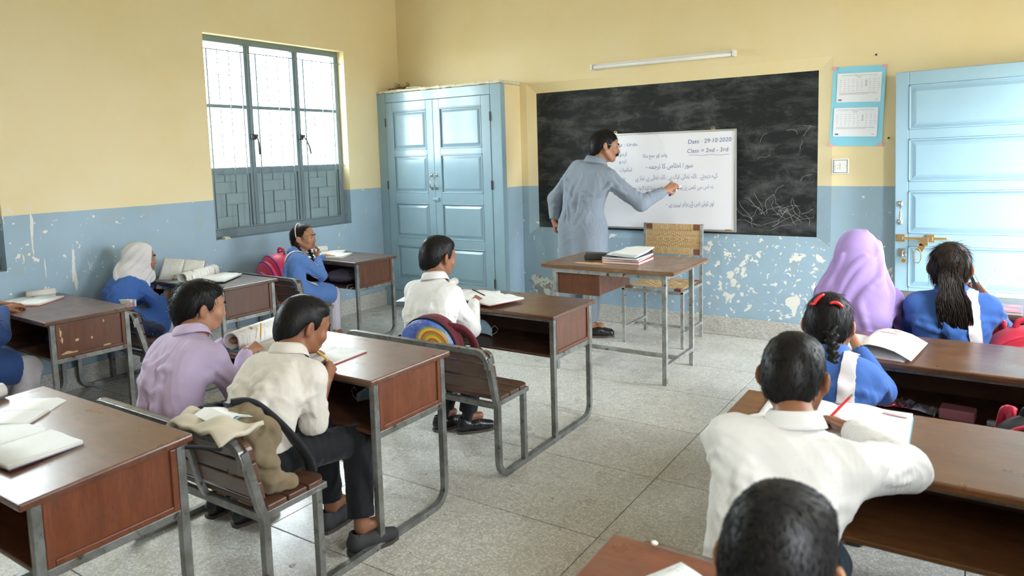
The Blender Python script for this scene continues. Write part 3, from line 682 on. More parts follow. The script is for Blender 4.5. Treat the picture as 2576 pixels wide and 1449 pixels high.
m = MB(); m.tube([(3.128-2.29+.326*i/14, -.001, 1.463-.845+.003*math.sin(i)) for i in range(15)], .0013, 4); m.build('underline', 'ink', wb)
for s, x0, x1, z, h, mt in (('اردو', 2.513, 2.579, 1.470, .045, 'ink'), ('اردو', 2.508, 2.574, 1.410, .040, 'ink'), ('اسلامیات', 2.515, 2.626, 1.335, .045, 'inkp'),
        ('واحد اور جمع بنانا', 2.727, 2.941, 1.452, .048, 'ink'), ('سورۃ اخلاص کا ترجمہ -', 2.754, 3.161, 1.356, .055, 'ink'),
        ('کہہ دیجئے . اللہ تعالی ایک ہے . اللہ تعالی بے نیاز ہے .', 2.637, 3.363, 1.262, .055, 'inkp'), ('نہ اس سے کسی نے پیدا کیا اور نہ اسے پیدا کیا گیا -', 2.668, 3.327, 1.178, .050, 'inkp'), ('اور کوئی اس کے برابر نہیں ہے -', 2.934, 3.334, 1.046, .055, 'inkp')):
    lettering('handwriting', urdu(s), .06, wl(x0, z), mt, wb, x1-x0, h, .025, .0, shear=-.1)

ps = thing('timetable_poster', 'sky blue card with two printed timetables taped to the wall', 'poster', (4.368, -.003, 1.785)); ps.rotation_euler = (0, math.radians(1.9), 0)
m = MB(); m.sheet(lambda u, v: (-.172+.344*u, -.002-.004*math.sin(PI*v)*math.sin(PI*u)-(.006*max(0, u-.8)/.2*(v > .5)), -.283+.566*v), 8, 8, .0012); m.build('card', 'poster', ps)
for sx, z0 in ((.003, .03), (-.008, -.215)):
    m = MB(); m.b2((sx-.143, -.0085, z0), (sx+.145, -.0075, z0+.205)); sh = m.build('printed_sheet', 'sheet', ps)
    yy = -.0088
    lettering('print', 'TALIMANDA MODEL SCHOOL FOR GIRLS', .01, (sx-.118, yy, z0+.187), 'print', sh, .236, .0045); lettering('print', 'TIME TABLE', .01, (sx-.02, yy, z0+.178), 'print', sh, .036, .0045)
    lettering('print', 'CLASS 1', .008, (sx-.012, yy, z0+.170), 'print', sh, .024, .004); lettering('print', 'RECESS', .02, (sx+.052, yy, z0+.112), 'print', sh, .042, .009, PI/2, .0002)
    m = MB()
    for r_ in range(6):
        for c in range(10):
            if c == 6: continue
            w_ = rng.uniform(.006, .016); x0 = sx-.125+.0275*c; m.b2((x0, yy-.0001, z0+.156-.015*r_), (x0+w_, yy, z0+.1574-.015*r_))
    for k in range(3):
        x0 = sx-.125
        while x0 < sx+.12-(.06*(k == 2)): w_ = rng.uniform(.004, .012); m.b2((x0, yy-.0001, z0+.066-.006*k), (x0+w_, yy, z0+.0675-.006*k)); x0 += w_+.002
    m.b2((sx+.11, yy-.0001, z0+.015), (sx+.128, yy, z0+.017))
    m.build('table_print', 'print', sh)['kind'] = 'stuff'
    m = MB(); m.b2((sx-.13, yy-.0004, z0+.010), (sx-.107, yy, z0+.022)); m.build('stamp_box', 'print', sh)
for x_, z_ in ((-.162, .272), (.165, .275), (-.160, -.274), (.162, -.272)):
    m = MB(); m.box((x_, -.008, z_), (.032, .0015, .024), RYm(.1)); m.build('tape', 'tape', ps)
sw = thing('switch_box', 'square white wall switch box with socket and dark rim below the poster', 'switch', (4.265, 0, 1.357))
m = MB(); m.b2((-.057, -.018, -.056), (.057, 0, .056)); m.build('back_box', 'plastic', sw, bevel=.004)
m = MB()
for lo, hi in (((-.045, .044), (.047, .047)), ((-.045, -.047), (.047, -.044)), ((-.047, -.047), (-.044, .047)), ((.045, -.047), (.048, .047))): m.b2((lo[0], -.0195, lo[1]), (hi[0], -.017, hi[1]))
m.build('rim', 'iron', sw)
m = MB(); m.b2((-.035, -.022, -.03), (-.005, -.018, .03)); m.build('socket', 'plastic', sw, bevel=.001)
m = MB(); m.b2((.0, -.026, -.022), (.012, -.018, .022)); m.build('rocker', 'plastic', sw, bevel=.002)
m = MB()
for z_ in (-.012, .008): m.cyl((-.016, -.0225, z_), (-.016, -.018, z_), .003, None, 8)
for x_, z_ in ((.04, 0), (-.03, 0)): m.cyl((x_, -.0225, z_), (x_, -.018, z_), .002, None, 6)
m.build('socket_hole', 'iron', sw)
tl = thing('tube_light', 'unlit fluorescent tube on a white batten above the blackboard', 'lamp', (2.27, 0, 2.24))
m = MB(); m.b2((.02, -.03, .0), (1.22, 0, .028)); m.build('batten', 'plastic', tl, bevel=.003)
m = MB(); m.cyl((.02, -.052, -.004), (1.22, -.052, -.004), .0165, None, 14); m.build('tube', 'plastic', tl, True)
for x_ in (0, 1.222): m = MB(); m.b2((x_, -.07, -.024), (x_+.018, 0, .026)); m.build('lamp_holder', 'plastic', tl, bevel=.003); 
m = MB()
for x_, w_ in ((.008, .022), (1.212, .022)): m.cyl((x_, -.052, -.004), (x_+w_, -.052, -.004), .0172, None, 12)
m.build('end_cap', 'alu', tl, True)
for i, (x_, z_) in enumerate(((4.485, 2.135), (4.575, 1.552))):
    m = MB(); m.cyl((x_, -.018, z_), (x_, .004, z_), .003, .003, 6); m.cyl((x_, -.021, z_), (x_, -.018, z_), .008, .006, 8)
    tag(m.build('nail', 'iron'), ['iron nail in the yellow wall above the poster', 'dark nail in the wall between poster and door'][i], 'nail')

# ------------------------------------------------------------------ teacher's table and chair
tt = thing('teacher_table', "teacher's wooden topped table on grey steel legs with one hanging drawer", 'table', (2.56, -1.45, 0))
m = MB(); m.prism([(0, .728), (.012, .718), (.968, .718), (.98, .728), (.98, .736), (.97, .746), (.01, .746), (0, .736)], .0, .665); m.build('tabletop', 'table', tt, bevel=.003)
m = MB(); n_ = 26; ring = [(.33+.135*math.cos(2*PI*i/n_)*rng.uniform(.75, 1.1), .135+.038*math.sin(2*PI*i/n_)*rng.uniform(.7, 1.2)) for i in range(n_)]
m.prism(ring, .7455, .7463, 0, 'xy'); m.build('worn_patch', 'bare', tt)
lx = (.105, .905); ly = (.025, .525)
for x_ in lx:
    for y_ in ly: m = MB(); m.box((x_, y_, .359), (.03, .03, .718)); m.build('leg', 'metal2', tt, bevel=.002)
for a, b in (((lx[0], ly[0]), (lx[1], ly[0])), ((lx[0], ly[1]), (lx[1], ly[1])), ((lx[0], ly[0]), (lx[0], ly[1])), ((lx[1], ly[0]), (lx[1], ly[1]))):
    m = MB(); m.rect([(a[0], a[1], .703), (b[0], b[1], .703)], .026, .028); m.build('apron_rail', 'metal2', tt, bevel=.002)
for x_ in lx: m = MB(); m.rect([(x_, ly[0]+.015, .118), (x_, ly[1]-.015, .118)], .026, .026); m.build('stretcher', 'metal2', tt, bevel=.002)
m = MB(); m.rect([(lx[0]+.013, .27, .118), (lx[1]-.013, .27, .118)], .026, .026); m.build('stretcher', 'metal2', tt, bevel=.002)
dw = MB(); dw.b2((.125, .04, .545), (.44, .53, .689)); dw = dw.build('drawer', 'panel', tt, bevel=.002)
m = MB(); m.b2((.122, .032, .541), (.443, .042, .689)); m.build('drawer_front', 'panel', dw, bevel=.002)
ch = thing('cane_chair', "teacher's steel framed chair with woven cane seat and back", 'chair', (2.79, -.57, 0))
sx = .48; sy = .45
for x_ in (.0, sx): 
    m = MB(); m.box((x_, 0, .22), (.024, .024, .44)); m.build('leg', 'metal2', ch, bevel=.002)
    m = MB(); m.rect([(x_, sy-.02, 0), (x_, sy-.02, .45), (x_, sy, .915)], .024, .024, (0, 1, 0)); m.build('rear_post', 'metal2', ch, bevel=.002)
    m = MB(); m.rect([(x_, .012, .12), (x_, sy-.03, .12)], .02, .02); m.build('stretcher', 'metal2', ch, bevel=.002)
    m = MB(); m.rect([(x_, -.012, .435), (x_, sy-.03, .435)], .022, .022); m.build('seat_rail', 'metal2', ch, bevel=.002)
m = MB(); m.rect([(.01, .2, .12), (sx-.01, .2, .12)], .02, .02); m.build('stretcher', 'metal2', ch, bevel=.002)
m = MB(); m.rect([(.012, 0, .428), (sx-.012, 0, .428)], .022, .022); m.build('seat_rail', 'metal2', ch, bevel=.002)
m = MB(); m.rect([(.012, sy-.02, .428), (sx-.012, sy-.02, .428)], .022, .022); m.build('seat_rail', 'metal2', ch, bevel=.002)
def weave(x0, x1, z0, z1, parent, seat=False):
    """wrapped strands: top and bottom bundles upright, middle field level, a raised zigzag diamond across"""
    P = (lambda x, z, d: (x, z, .452+d)) if seat else (lambda x, z, d: (x, sy-.006-d+.0*z, z))
    hh = z1-z0; cw = .055
    def strip(name, a, b, w, d, mat):
        m = MB(); up = (0, 0, 1) if seat else (0, -1, 0)
        m.rect([P(a[0], a[1], d), P((a[0]+b[0])/2, (a[1]+b[1])/2, d+.0015), P(b[0], b[1], d)], w, .004, up); return m.build(name, mat, parent)
    for xx in (x0+cw/2, x1-cw/2):
        for z in (z0+.024, z1-.024):
            m = MB(); c = P(xx, z, 0); m.box(c, (cw, .046, .022) if seat else (cw, .022, .046)); m.build('corner_block', 'chairwood', parent, bevel=.003)
    n = 22
    for k in range(n):
        x = x0+cw+(x1-x0-2*cw)*(k+.5)/n; w = (x1-x0-2*cw)/n*.94
        strip('cane_strand', (x, z1-.046), (x, z1), w, .010, 'cane'); strip('cane_strand', (x, z0), (x, z0+.046), w, .010, 'cane')
    nb = 17; zz0, zz1 = z0+.05, z1-.05
    for k in range(nb):
        z = zz0+(zz1-zz0)*(k+.5)/nb; strip('cane_strand', (x0, z), (x1, z), (zz1-zz0)/nb*.92, .004, 'cane')
    xc, zc = (x0+x1)/2, (z0+z1)/2; ax, az = (x1-x0)*.33, (zz1-zz0)*.44
    for ring in (1.0, .62, .30):
        N = int(30*ring)+6
        for k in range(N):
            t = k/N*4; s_, f = int(t), t-int(t); cs = [(1, 0), (0, 1), (-1, 0), (0, -1), (1, 0)]
            px, pz = cs[s_][0]*(1-f)+cs[s_+1][0]*f, cs[s_][1]*(1-f)+cs[s_+1][1]*f
            strip('cross_stitch', (xc+px*ax*ring, zc+pz*az*ring-.006), (xc+px*ax*ring, zc+pz*az*ring+.006), .0035, .0085, 'canelight')
    for k in range(16):
        x = x0+cw+(x1-x0-2*cw)*(k+.5)/16
        for z in (zz0+.002, zz1-.002): strip('cross_stitch', (x, z-.006), (x, z+.006), .0035, .0085, 'canelight')
weave(.012, sx-.012, .662, .912, ch); weave(.012, sx-.012, .0, sy-.02, ch, True)
# ------------------------------------------------------------------ school desks: bench and desk on one pair of steel runners
def make_desk(label, loc, rz, tint, group='school desks with attached benches'):
    r = thing('school_desk', label, 'desk', loc, rz, group)
    hw = .445; S_ = .026
    for sx_ in (-hw, hw):
        # one bent tube: bench back upright, runner, desk front leg
        p = [(sx_, -.585, .60), (sx_, -.535, .40), (sx_, -.520, .36), (sx_, -.520, .085)]
        p += [(sx_, y, z) for _, y, z in arc((-.445, .088), .075, PI, 1.5*PI, 6, 'yz')]+[(sx_, y, z) for _, y, z in arc((.325, .088), .075, -.5*PI, 0, 6, 'yz')]+[(sx_, .40, .655)]
        m = MB(); m.rect(p, S_, S_, (1, 0, 0)); m.build('side_frame', 'metal', r, bevel=.002)
        m = MB(); m.b2((sx_-.013, -.013, .026), (sx_+.013, .013, .655)); m.build('desk_leg', 'metal', r, bevel=.002)
        m = MB(); m.b2((sx_-.013, -.313, .026), (sx_+.013, -.287, .362)); m.build('bench_leg', 'metal', r, bevel=.002)
        m = MB(); m.rect([(sx_, .013, .448), (sx_, .387, .448)], .024, .026); m.build('desk_rail', 'metal', r, bevel=.002)
        m = MB(); m.rect([(sx_, -.515, .366), (sx_, -.262, .366)], .024, .022); m.build('seat_rail', 'metal', r, bevel=.002)
        s = 1 if sx_ > 0 else -1
        m = MB(); m.b2((sx_-.006, .014, .462), (sx_+.005, .386, .655)); pn = m.build('end_panel', 'panel', r)
        m = MB(); x0 = sx_+s*.004; x1 = sx_+s*.013
        for lo, hi in (((.014, .462), (.034, .655)), ((.366, .462), (.386, .655)), ((.034, .462), (.366, .480))): m.b2((x0, lo[0], lo[1]), (x1, hi[0], hi[1]))
        m.build('beading', 'panel', pn, bevel=.003)
    m = MB(); m.rect([(-hw, -.515, .352), (hw, -.515, .352)], .024, .026); m.build('cross_rail', 'metal', r, bevel=.002)
    m = MB(); m.rect([(-hw, 0, .648), (hw, 0, .648)], .022, .018); m.build('cross_rail', 'metal', r, bevel=.002)
    for x_ in (-.15, .15): m = MB(); m.rect([(x_, -.505, .358), (x_, -.27, .358)], .022, .014); m.build('seat_rail', 'metal', r, bevel=.002)
    # bench back: bent top tube, posts, three slats
    zt = .622; p = [(-hw, -.585, .545)]
    p += [(-hw+.06-.06*math.cos(t), -.585-.004*math.sin(t), .562+.06*math.sin(t)) for t in np.linspace(0, PI/2, 6)]+[(hw-.06+.06*math.sin(t), -.585-.004*math.cos(t), .562+.06*math.cos(t)) for t in np.linspace(0, PI/2, 6)]+[(hw, -.585, .545)]
    m = MB(); m.rect(p, S_, S_, (0, -1, 0)); m.build('back_frame', 'metal', r, bevel=.002)
    for x_ in (-.17, .13): m = MB(); m.rect([(x_, -.585, zt-.01), (x_, -.537, .40), (x_, -.515, .35)], .026, .018, (0, -1, 0)); m.build('back_post', 'metal', r, bevel=.002)
    lean = lambda z: -.552+(z-.43)*-.20
    for k, (z0, z1) in enumerate(((.425, .487), (.495, .557), (.565, .628))):
        m = MB(); c = .03 if k == 2 else .006; e = hw+.012
        poly = [(-e, z0), (e, z0), (e, z1-c)]+[(e-c+c*math.cos(t), z1-c+c*math.sin(t)) for t in np.linspace(.2, PI/2, 5)]+[(-e+c-c*math.sin(t), z1-c+c*math.cos(t)) for t in np.linspace(0, PI/2, 5)]
        m.prism(poly, lean(z0)+.010, lean(z0)+.034); m.v = [(a, b+(q-z0)*-.20, q) for a, b, q in m.v]
        m.build('back_slat', 'slat', r, bevel=.004)
    for k, (y0, y1) in enumerate(((-.515, -.437), (-.430, -.352), (-.345, -.262))):
        c = .045 if k == 2 else .006; e = hw+.015
        m = MB(); m.prism([(-e, y0), (e, y0), (e, y1-c)]+[(e-c+c*math.cos(t), y1-c+c*math.sin(t)) for t in np.linspace(.15, PI/2, 5)]+[(-e+c-c*math.sin(t), y1-c+c*math.cos(t)) for t in np.linspace(0, PI/2-.1, 5)], .378, .398, 0, 'xy')
        m.build('seat_slat', 'slat', r, bevel=.004)
    # desk box
    m = MB(); m.b2((-.478, -.045, .658), (.478, .432, .681)); m.build('desktop', 'top', r, bevel=.006, tint=tint)
    m = MB(); m.b2((-hw+.013, -.005, .448), (hw-.013, .372, .463)); m.build('shelf', 'dark', r, bevel=.003)
    m = MB(); m.b2((-hw+.013, .372, .448), (hw-.013, .386, .655)); m.build('front_panel', 'dark', r)
    return r
T0 = (1.0, 1.0, 1.0)
D_F = make_desk('school desk in the middle of the room holding a blue face mask on its shelf', (2.850, -2.555, 0), 0, (1.05, 1.0, .85))
DESKS = [D_F]
def dk(label, x, y, rz=0, tint=T0): o = copy_thing(D_F, label, (x, y, 0), rz, tint); DESKS.append(o); return o
D_E = dk('school desk shared by the lilac shirted boy and the cream shirted boy', 2.772, -3.782, .0, (1.3, 1.15, 1.1))
D_D = dk('school desk at the bottom left corner with glaring top and open notebooks', 2.67, -4.915, .0, (1.2, 1.0, 1.0))
for c_ in D_D.children:
    if c_.name.startswith('desktop'): c_.rotation_euler = (.04, 0, 0); c_.location = (0, .0270, -.0071)      # tilt added so that the top mirrors the window as glare
D_C = dk('school desk nearest the cupboard used by the girl in light blue', .475, -1.60, -.035, (.85, .9, 1.0))
D_B = dk('school desk by the left wall used by the girl in the white headscarf', .487, -2.852, -.015, (.75, .8, .9))
D_A = dk('school desk at the left edge with chipped varnish on its end panel', .478, -3.885, -.03, (.95, .9, .9))
D_I = dk('school desk on the right with orange brown top used by the boy in white', 4.96, -3.685, 0, (1.5, 1.35, .85))
D_H = dk('school desk on the right with snack wrappers and a pink box on its shelf', 4.965, -2.655, 0, (1.1, 1.1, .85))
D_G = dk('school desk on the right nearest the pale blue door', 4.97, -1.575, 0, (.9, 1.1, 1.2))
D_J = dk('reddish school desk at the bottom edge in front of the nearest boy', 4.965, -4.775, 0, (1.6, 1.05, .95))
# chipped varnish on the end panel of the left edge desk
m = MB()
for (y_, z_, a, b) in ((.03, .628, .010, .016), (.032, .600, .016, .026), (.03, .563, .008, .018), (.045, .563, .006, .018), (.12, .548, .012, .009), (.20, .545, .006, .008), (.07, .478, .036, .017), (.11, .484, .014, .007), (.28, .482, .022, .009), (.27, .625, .004, .010)):
    n = 11; pts = [(.4515, y_+a*math.cos(2*PI*i/n)*rng.uniform(.7, 1.15), z_+b*math.sin(2*PI*i/n)*rng.uniform(.7, 1.15)) for i in range(n)]
    pts = [(.458 if False else p[0], p[1], p[2]) for p in pts]; m.add([(p[0]+.0, p[1], p[2]) for p in pts]+[(p[0]-.001, p[1], p[2]) for p in pts], [tuple(range(n))]+[(i, (i+1) % n, (i+1) % n+n, i+n) for i in range(n)])
m.build('varnish_chip', 'bare', [c for c in D_A.children if c.name.startswith('end_panel') and max(v.co.x for v in c.data.vertices) > .3][0])['kind'] = 'stuff'

# ------------------------------------------------------------------ paper things
def curve_sheet(prof, w0, w1, th, wob=0.0):
    """sheet swept along y: prof = list of (x, z)"""
    n = len(prof)-1
    def fn(u, v):
        t = u*n; i = min(int(t), n-1); f = t-i
        x = prof[i][0]*(1-f)+prof[i+1][0]*f; z = prof[i][1]*(1-f)+prof[i+1][1]*f
        return (x, w0+(w1-w0)*v, z+wob*math.sin(3*v+2*u)*u)
    return fn
def page_block(m, prof, y0, y1, base=.0015, mt=0, me_=1):
    """solid stack under a page profile"""
    n = len(prof); vs = [(x, y0, z) for x, z in prof]+[(x, y1, z) for x, z in prof]+[(x, y0, base) for x, z in prof]+[(x, y1, base) for x, z in prof]
    q = lambda k, i: k*n+i
    f_top = [(q(0, i), q(0, i+1), q(1, i+1), q(1, i)) for i in range(n-1)]
    f_bot = [(q(2, i), q(3, i), q(3, i+1), q(2, i+1)) for i in range(n-1)]
    f_s = [(q(0, i), q(2, i), q(2, i+1), q(0, i+1)) for i in range(n-1)]+[(q(1, i), q(1, i+1), q(3, i+1), q(3, i)) for i in range(n-1)]
    f_e = [(q(0, 0), q(1, 0), q(3, 0), q(2, 0)), (q(0, n-1), q(2, n-1), q(3, n-1), q(1, n-1))]
    m.add(vs, f_top, mt); o = len(m.v)-4*n; ff = f_bot+f_s+f_e; m.f += [tuple(i+o for i in f) for f in ff]; m.mi += [me_]*len(ff)
def open_book(name, label, cat, loc, rz, w, h, t1=.006, t2=.006, pages=('page', 'page'), cover='coverblue', bulge=.006, group=None, lift=0.0, roll=None):
    """open book lying flat: spine along y at x=0; left block t1 thick, right block t2 thick"""
    r = thing(name, label, cat, loc, rz, group)
    m = MB(); m.b2((-w-.003, -.002, 0), (w+.003, h+.002, .0014)); m.build('cover', cover, r)
    for s, t, pg in ((-1, t1, pages[0]), (1, t2, pages[1])):
        if s < 0 and roll: continue
        N = 10; prof = [(s*w*i/N, .0015+t*(1 if i else .5)+bulge*math.sin(PI*min(1, i/N*1.6))*.8+(lift*((i/N)**3) if s > 0 else 0)) for i in range(N+1)]
        if s < 0: prof = prof[::-1]
        m = MB(); page_block(m, prof, 0, h); m.build('pages', [pg, 'edge'], r, .6)
    if roll:      # left pages folded back on themselves into a fat roll
        R_ = roll; m = MB(); prof = [(0, .004)]+[(-R_*1.15+R_*1.1*math.cos(a), R_+.004+R_*math.sin(a)) for a in np.linspace(.1*PI if False else 0.25, 1.25*PI, 14)]+[(-R_*1.2, .004)]
        m.sheet(curve_sheet(prof[::-1], 0, h, .006), 30, 2, .007, 0, 1); m.build('rolled_pages', [pages[0], 'edge'], r, .6)
    return r
def paper(name, label, loc, rz, w, h, mat='page', curl=.01, th=.0012, group=None):
    m = MB(); m.sheet(lambda u, v: (w*u, h*v, th+.0005+curl*(u**3)*.7+curl*.5*math.sin(PI*v)*u), 8, 6, th); o = m.build(name, mat, None, .8); o.location = loc; o.rotation_euler = (0, 0, rz); tag(o, label, 'paper', group); return o
def pencil(name, label, tip, tail, r=.0036, body='yellow', cat='pencil', cone='bare', point='lead', cap=None):
    tip, tail = V(tip), V(tail); d = (tail-tip).normalized(); L = (tail-tip).length
    o = thing(name, label, cat, tip)
    q = lambda a: d*a
    m = MB(); m.tube([q(.016), q(L)], r, 6); m.build('barrel', body, o)
    m = MB(); m.tube([q(.004), q(.0165)], .0012, 6, r2=r); m.build('cone', cone, o)
    m = MB(); m.tube([q(0), q(.0045)], .0004, 6, r2=.0012); m.build('point', point, o)
    if cap: m = MB(); m.tube([q(L-.002), q(L+.014)], r*1.12, 8); m.build('end_cap', cap, o)
    return o
def rolled(name, label, cat, loc, rz, r, L, mats=('pagepic', 'edge'), group=None):
    m = MB(); prof = [(1.0*(r*(1-.035*a))*math.cos(a-.6), r+r*(1-.035*a)*math.sin(a-.6)+.001) for a in np.linspace(0, 3.6*PI, 40)]
    m.sheet(curve_sheet(prof, 0, L, .001), 60, 1, .0012, 0, 1); o = m.build(name, list(mats), None, .6); o.location = loc; o.rotation_euler = (0, 0, rz); tag(o, label, cat, group); return o
TZ = .6815
# desk of the two boys
open_book('textbook', 'picture textbook with its pages rolled back, in front of the lilac shirted boy', 'book', (2.435, -3.80, TZ), .24, .17, .36, .005, .006, ('pagepic', 'pageprint'), 'coverblue', .004, roll=.040)
open_book('notebook', 'open notebook the cream shirted boy is writing in', 'notebook', (2.81, -3.79, TZ), .10, .155, .235, .004, .006, ('pageplain', 'page'), 'coverred', .004)
pencil('pencil', 'yellow pencil in the hand of the lilac shirted boy', (2.445, -3.70, .712), (2.385, -3.795, .765) if False else (2.40, -3.66, .775))
pencil('pencil', 'yellow pencil in the hand of the cream shirted boy', (2.975, -3.765, .697), (2.965, -3.85, .780))
# centre desk
open_book('textbook', 'open textbook lying left of the notebook on the centre desk', 'book', (2.60, -2.50, TZ), .12, .17, .27, .006, .008, ('pageprint', 'pagered'), 'coverblue', .006, lift=.008)
open_book('notebook', 'open exercise book under the hand of the boy at the centre desk', 'notebook', (2.775, -2.555, TZ+.016), -.28, .16, .25, .004, .008, ('page', 'page'), 'coverred', .005)
rolled('rolled_book', 'white rolled up booklet standing out behind the boy at the centre desk', 'book', (2.43, -2.36, TZ+.012), .35, .026, .20, ('pageplain', 'edge'))
paper('paper_sheet', 'loose sheets sticking out past the left end of the centre desk', (2.545, -2.60, TZ+.0005), 1.9, .17, .24, 'page', .004)
pencil('pen', 'dark pen in the hand of the boy at the centre desk', (2.772, -2.40, .70), (2.70, -2.445, .745), .004, 'black', 'pen', 'black', 'steel')
def face_mask(label, loc, rz, sc=1.0, droop=.02):
    o = thing('face_mask', label, 'mask', loc, rz)
    m = MB(); m.sheet(lambda u, v: ((u-.5)*.17*sc, .01*math.sin(PI*u)+.012*math.sin(v*9)*.3, .012+.075*sc*v*(.55+.45*math.sin(PI*u))+droop*math.sin(PI*u)*v*.3), 10, 9, .002); m.v = [(a, b+.045*math.sin(PI*min(1, max(0, a/.17/sc+.5))), c) for a, b, c in m.v]
    m.build('pleated_cloth', 'mask', o, True)
    for s in (-1, 1): m = MB(); m.tube([(s*.083*sc, 0, .02), (s*.11*sc, .005, .035), (s*.12*sc, .008, .055), (s*.10*sc, .006, .075), (s*.083*sc, .0, .058)], .0016, 5); m.build('ear_loop', 'scarf', o, True)
    return o
face_mask('pale blue face mask lying on the shelf of the centre desk', (2.73, -2.44, .4635), .25)
face_mask('blue face mask in the dark shelf of the desk shared by two boys', (2.99, -3.58, .4635), .2, .8)
# bottom left desk
open_book('notebook', 'thick open notebook with bright pages on the bottom left desk', 'notebook', (2.72, -4.90, TZ), .05, .20, .20, .008, .012, ('pageplain', 'pageplain'), 'covernavy', .005)
rolled('rolled_book', 'rolled textbook at the left frame edge on the bottom left desk', 'book', (2.235, -4.83, TZ), .25, .028, .22)
open_book('textbook', 'textbook lying open beyond the notebook on the bottom left desk', 'book', (2.37, -4.70, TZ), -.95, .13, .17, .006, .010, ('pageplain', 'pageplain'), 'covernavy', .004)
# desk of the headscarf girl
open_book('textbook', 'curled picture textbook on the desk of the girl in the white headscarf', 'book', (.53, -2.845, TZ), .42, .15, .40, .005, .006, ('pagepic', 'pageprint'), 'coverblue', .004, roll=.034)
open_book('notebook', 'white notebook near the right end of the desk of the headscarf girl', 'notebook', (.66, -2.80, TZ+.008), .55, .14, .30, .004, .010, ('pageplain', 'pageplain'), 'coverblue', .004)
# left edge desk
open_book('notebook', 'open notebook held by the pupil at the left edge', 'notebook', (.25, -3.84, TZ), .6, .19, .25, .008, .012, ('page', 'page'), 'coverred', .008)
rolled('rolled_book', 'rolled picture book near the left wall on the left edge desk', 'book', (.065, -3.66, TZ), -.25, .024, .16)
open_book('textbook', 'small blue edged book behind the notebook on the left edge desk', 'book', (.14, -3.68, TZ), -.35, .095, .15, .004, .007, ('pageprint', 'pagepic'), 'coverblue', .003)
# desk of the girl in light blue
open_book('textbook', 'thick open textbook on the desk of the girl in light blue', 'book', (.52, -1.60, TZ), .42, .16, .24, .012, .016, ('pageprint', 'pageprint'), 'coverblue', .006)
open_book('notebook', 'white notebook lying beyond the textbook of the girl in light blue', 'notebook', (.27, -1.41, TZ), -.9, .14, .20, .012, .014, ('pageplain', 'pageprint'), 'coverred', .004)
rolled('rolled_book', 'rolled booklet with a picture near the girl in light blue', 'book', (.14, -1.52, TZ), -.35, .030, .24)
# right hand desks
ib = open_book('copybook', 'thick open copybook with pink crayon marks in front of the bowed boy in white', 'notebook', (4.79, -3.715, TZ), .03, .205, .42, .006, .012, ('page', 'page'), 'coverblue', .010)
m = MB(); m.sheet(lambda u, v: (.13+.065*u, .375+.022*v-.01*u, .0190-.003*u), 6, 3, .0004); m.build('crayon_mark', 'pinkmark', ib)
pencil('pencil', 'red pencil with silver cap in the hand of the bowed boy in white', (4.772, -3.495, .700), (4.822, -3.40, .752), .0042, 'red', 'pencil', 'bare', 'lead', 'steel')
m = MB(); m.box((4.955, -3.665, TZ+.026), (.05, .022, .012), RZ(.05)); tag(m.build('eraser', 'plastic', None, bevel=.003), 'white eraser on the lower right corner of the copybook', 'eraser')
hb = open_book('textbook', 'open textbook with a raised curling page beside the girl with red clips', 'book', (4.72, -2.66, TZ), -.12, .19, .31, .006, .006, ('pagered', 'pagered'), 'covercol', .006)
m = MB(); m.sheet(curve_sheet([(0, .012), (.02, .040), (.06, .055), (.11, .052), (.16, .040), (.215, .012)], .0, .31, .001), 14, 2, .002); m.build('raised_page', 'pagered', hb, True)
m = MB(); m.sheet(curve_sheet([(.055, .0575), (.09, .0565), (.12, .0525)], .225, .232, .001), 6, 1, .0006); m.build('red_underline', 'redmark', hb)
m = MB(); m.sheet(curve_sheet([(.10, .0560), (.15, .0435), (.20, .0225)], .270, .302, .001), 6, 1, .0006); m.build('crayon_mark', 'pinkmark', hb)
gb = thing('textbook', 'closed colour printed textbook near the ponytail girl on the desk by the door', 'book', (5.20, -1.60, TZ), -.06)
m = MB(); m.b2((0, 0, .002), (.11, .19, .014)); m.build('pages', 'edge', gb); m = MB(); m.b2((-.002, -.002, .0), (.113, .193, .002)); m.b2((-.002, -.002, .014), (.113, .193, .016)); m.build('cover', 'covercol', gb)
m = MB(); m.b2((0, .10, .016), (.11, .125, .0165)); m.b2((0, .02, .016), (.11, .045, .0165)); m.build('cover_stripe', 'redmark', gb)
paper('paper_sheet', 'white paper under the pencil hand of the ponytail girl', (5.06, -1.60, TZ+.0005), .1, .13, .2, 'pageplain', .004)
paper('paper_sheet', 'white paper sheet lying on the bottom edge desk', (4.655, -4.735, TZ+.0005), 1.05, .30, .17, 'page', .008)
m = MB(); m.sheet(lambda u, v: (.22*u, .10*v+.006*math.sin(17*u), .003+.006*v*math.sin(5*u+1)**2), 22, 3, .002); o = m.build('newspaper_scrap', 'pageprint', None, .8); o.location = (4.515, -4.66, TZ); o.rotation_euler = (0, 0, -.12); tag(o, 'torn edged printed paper at the left end of the bottom edge desk', 'paper')
m = MB(); m.ell((4.585, -4.352, TZ+.008), (.008, .006, .005), None, 8, 5); tag(m.build('paper_ball', 'pageplain'), 'tiny white scrap on the far edge of the bottom edge desk', 'paper')
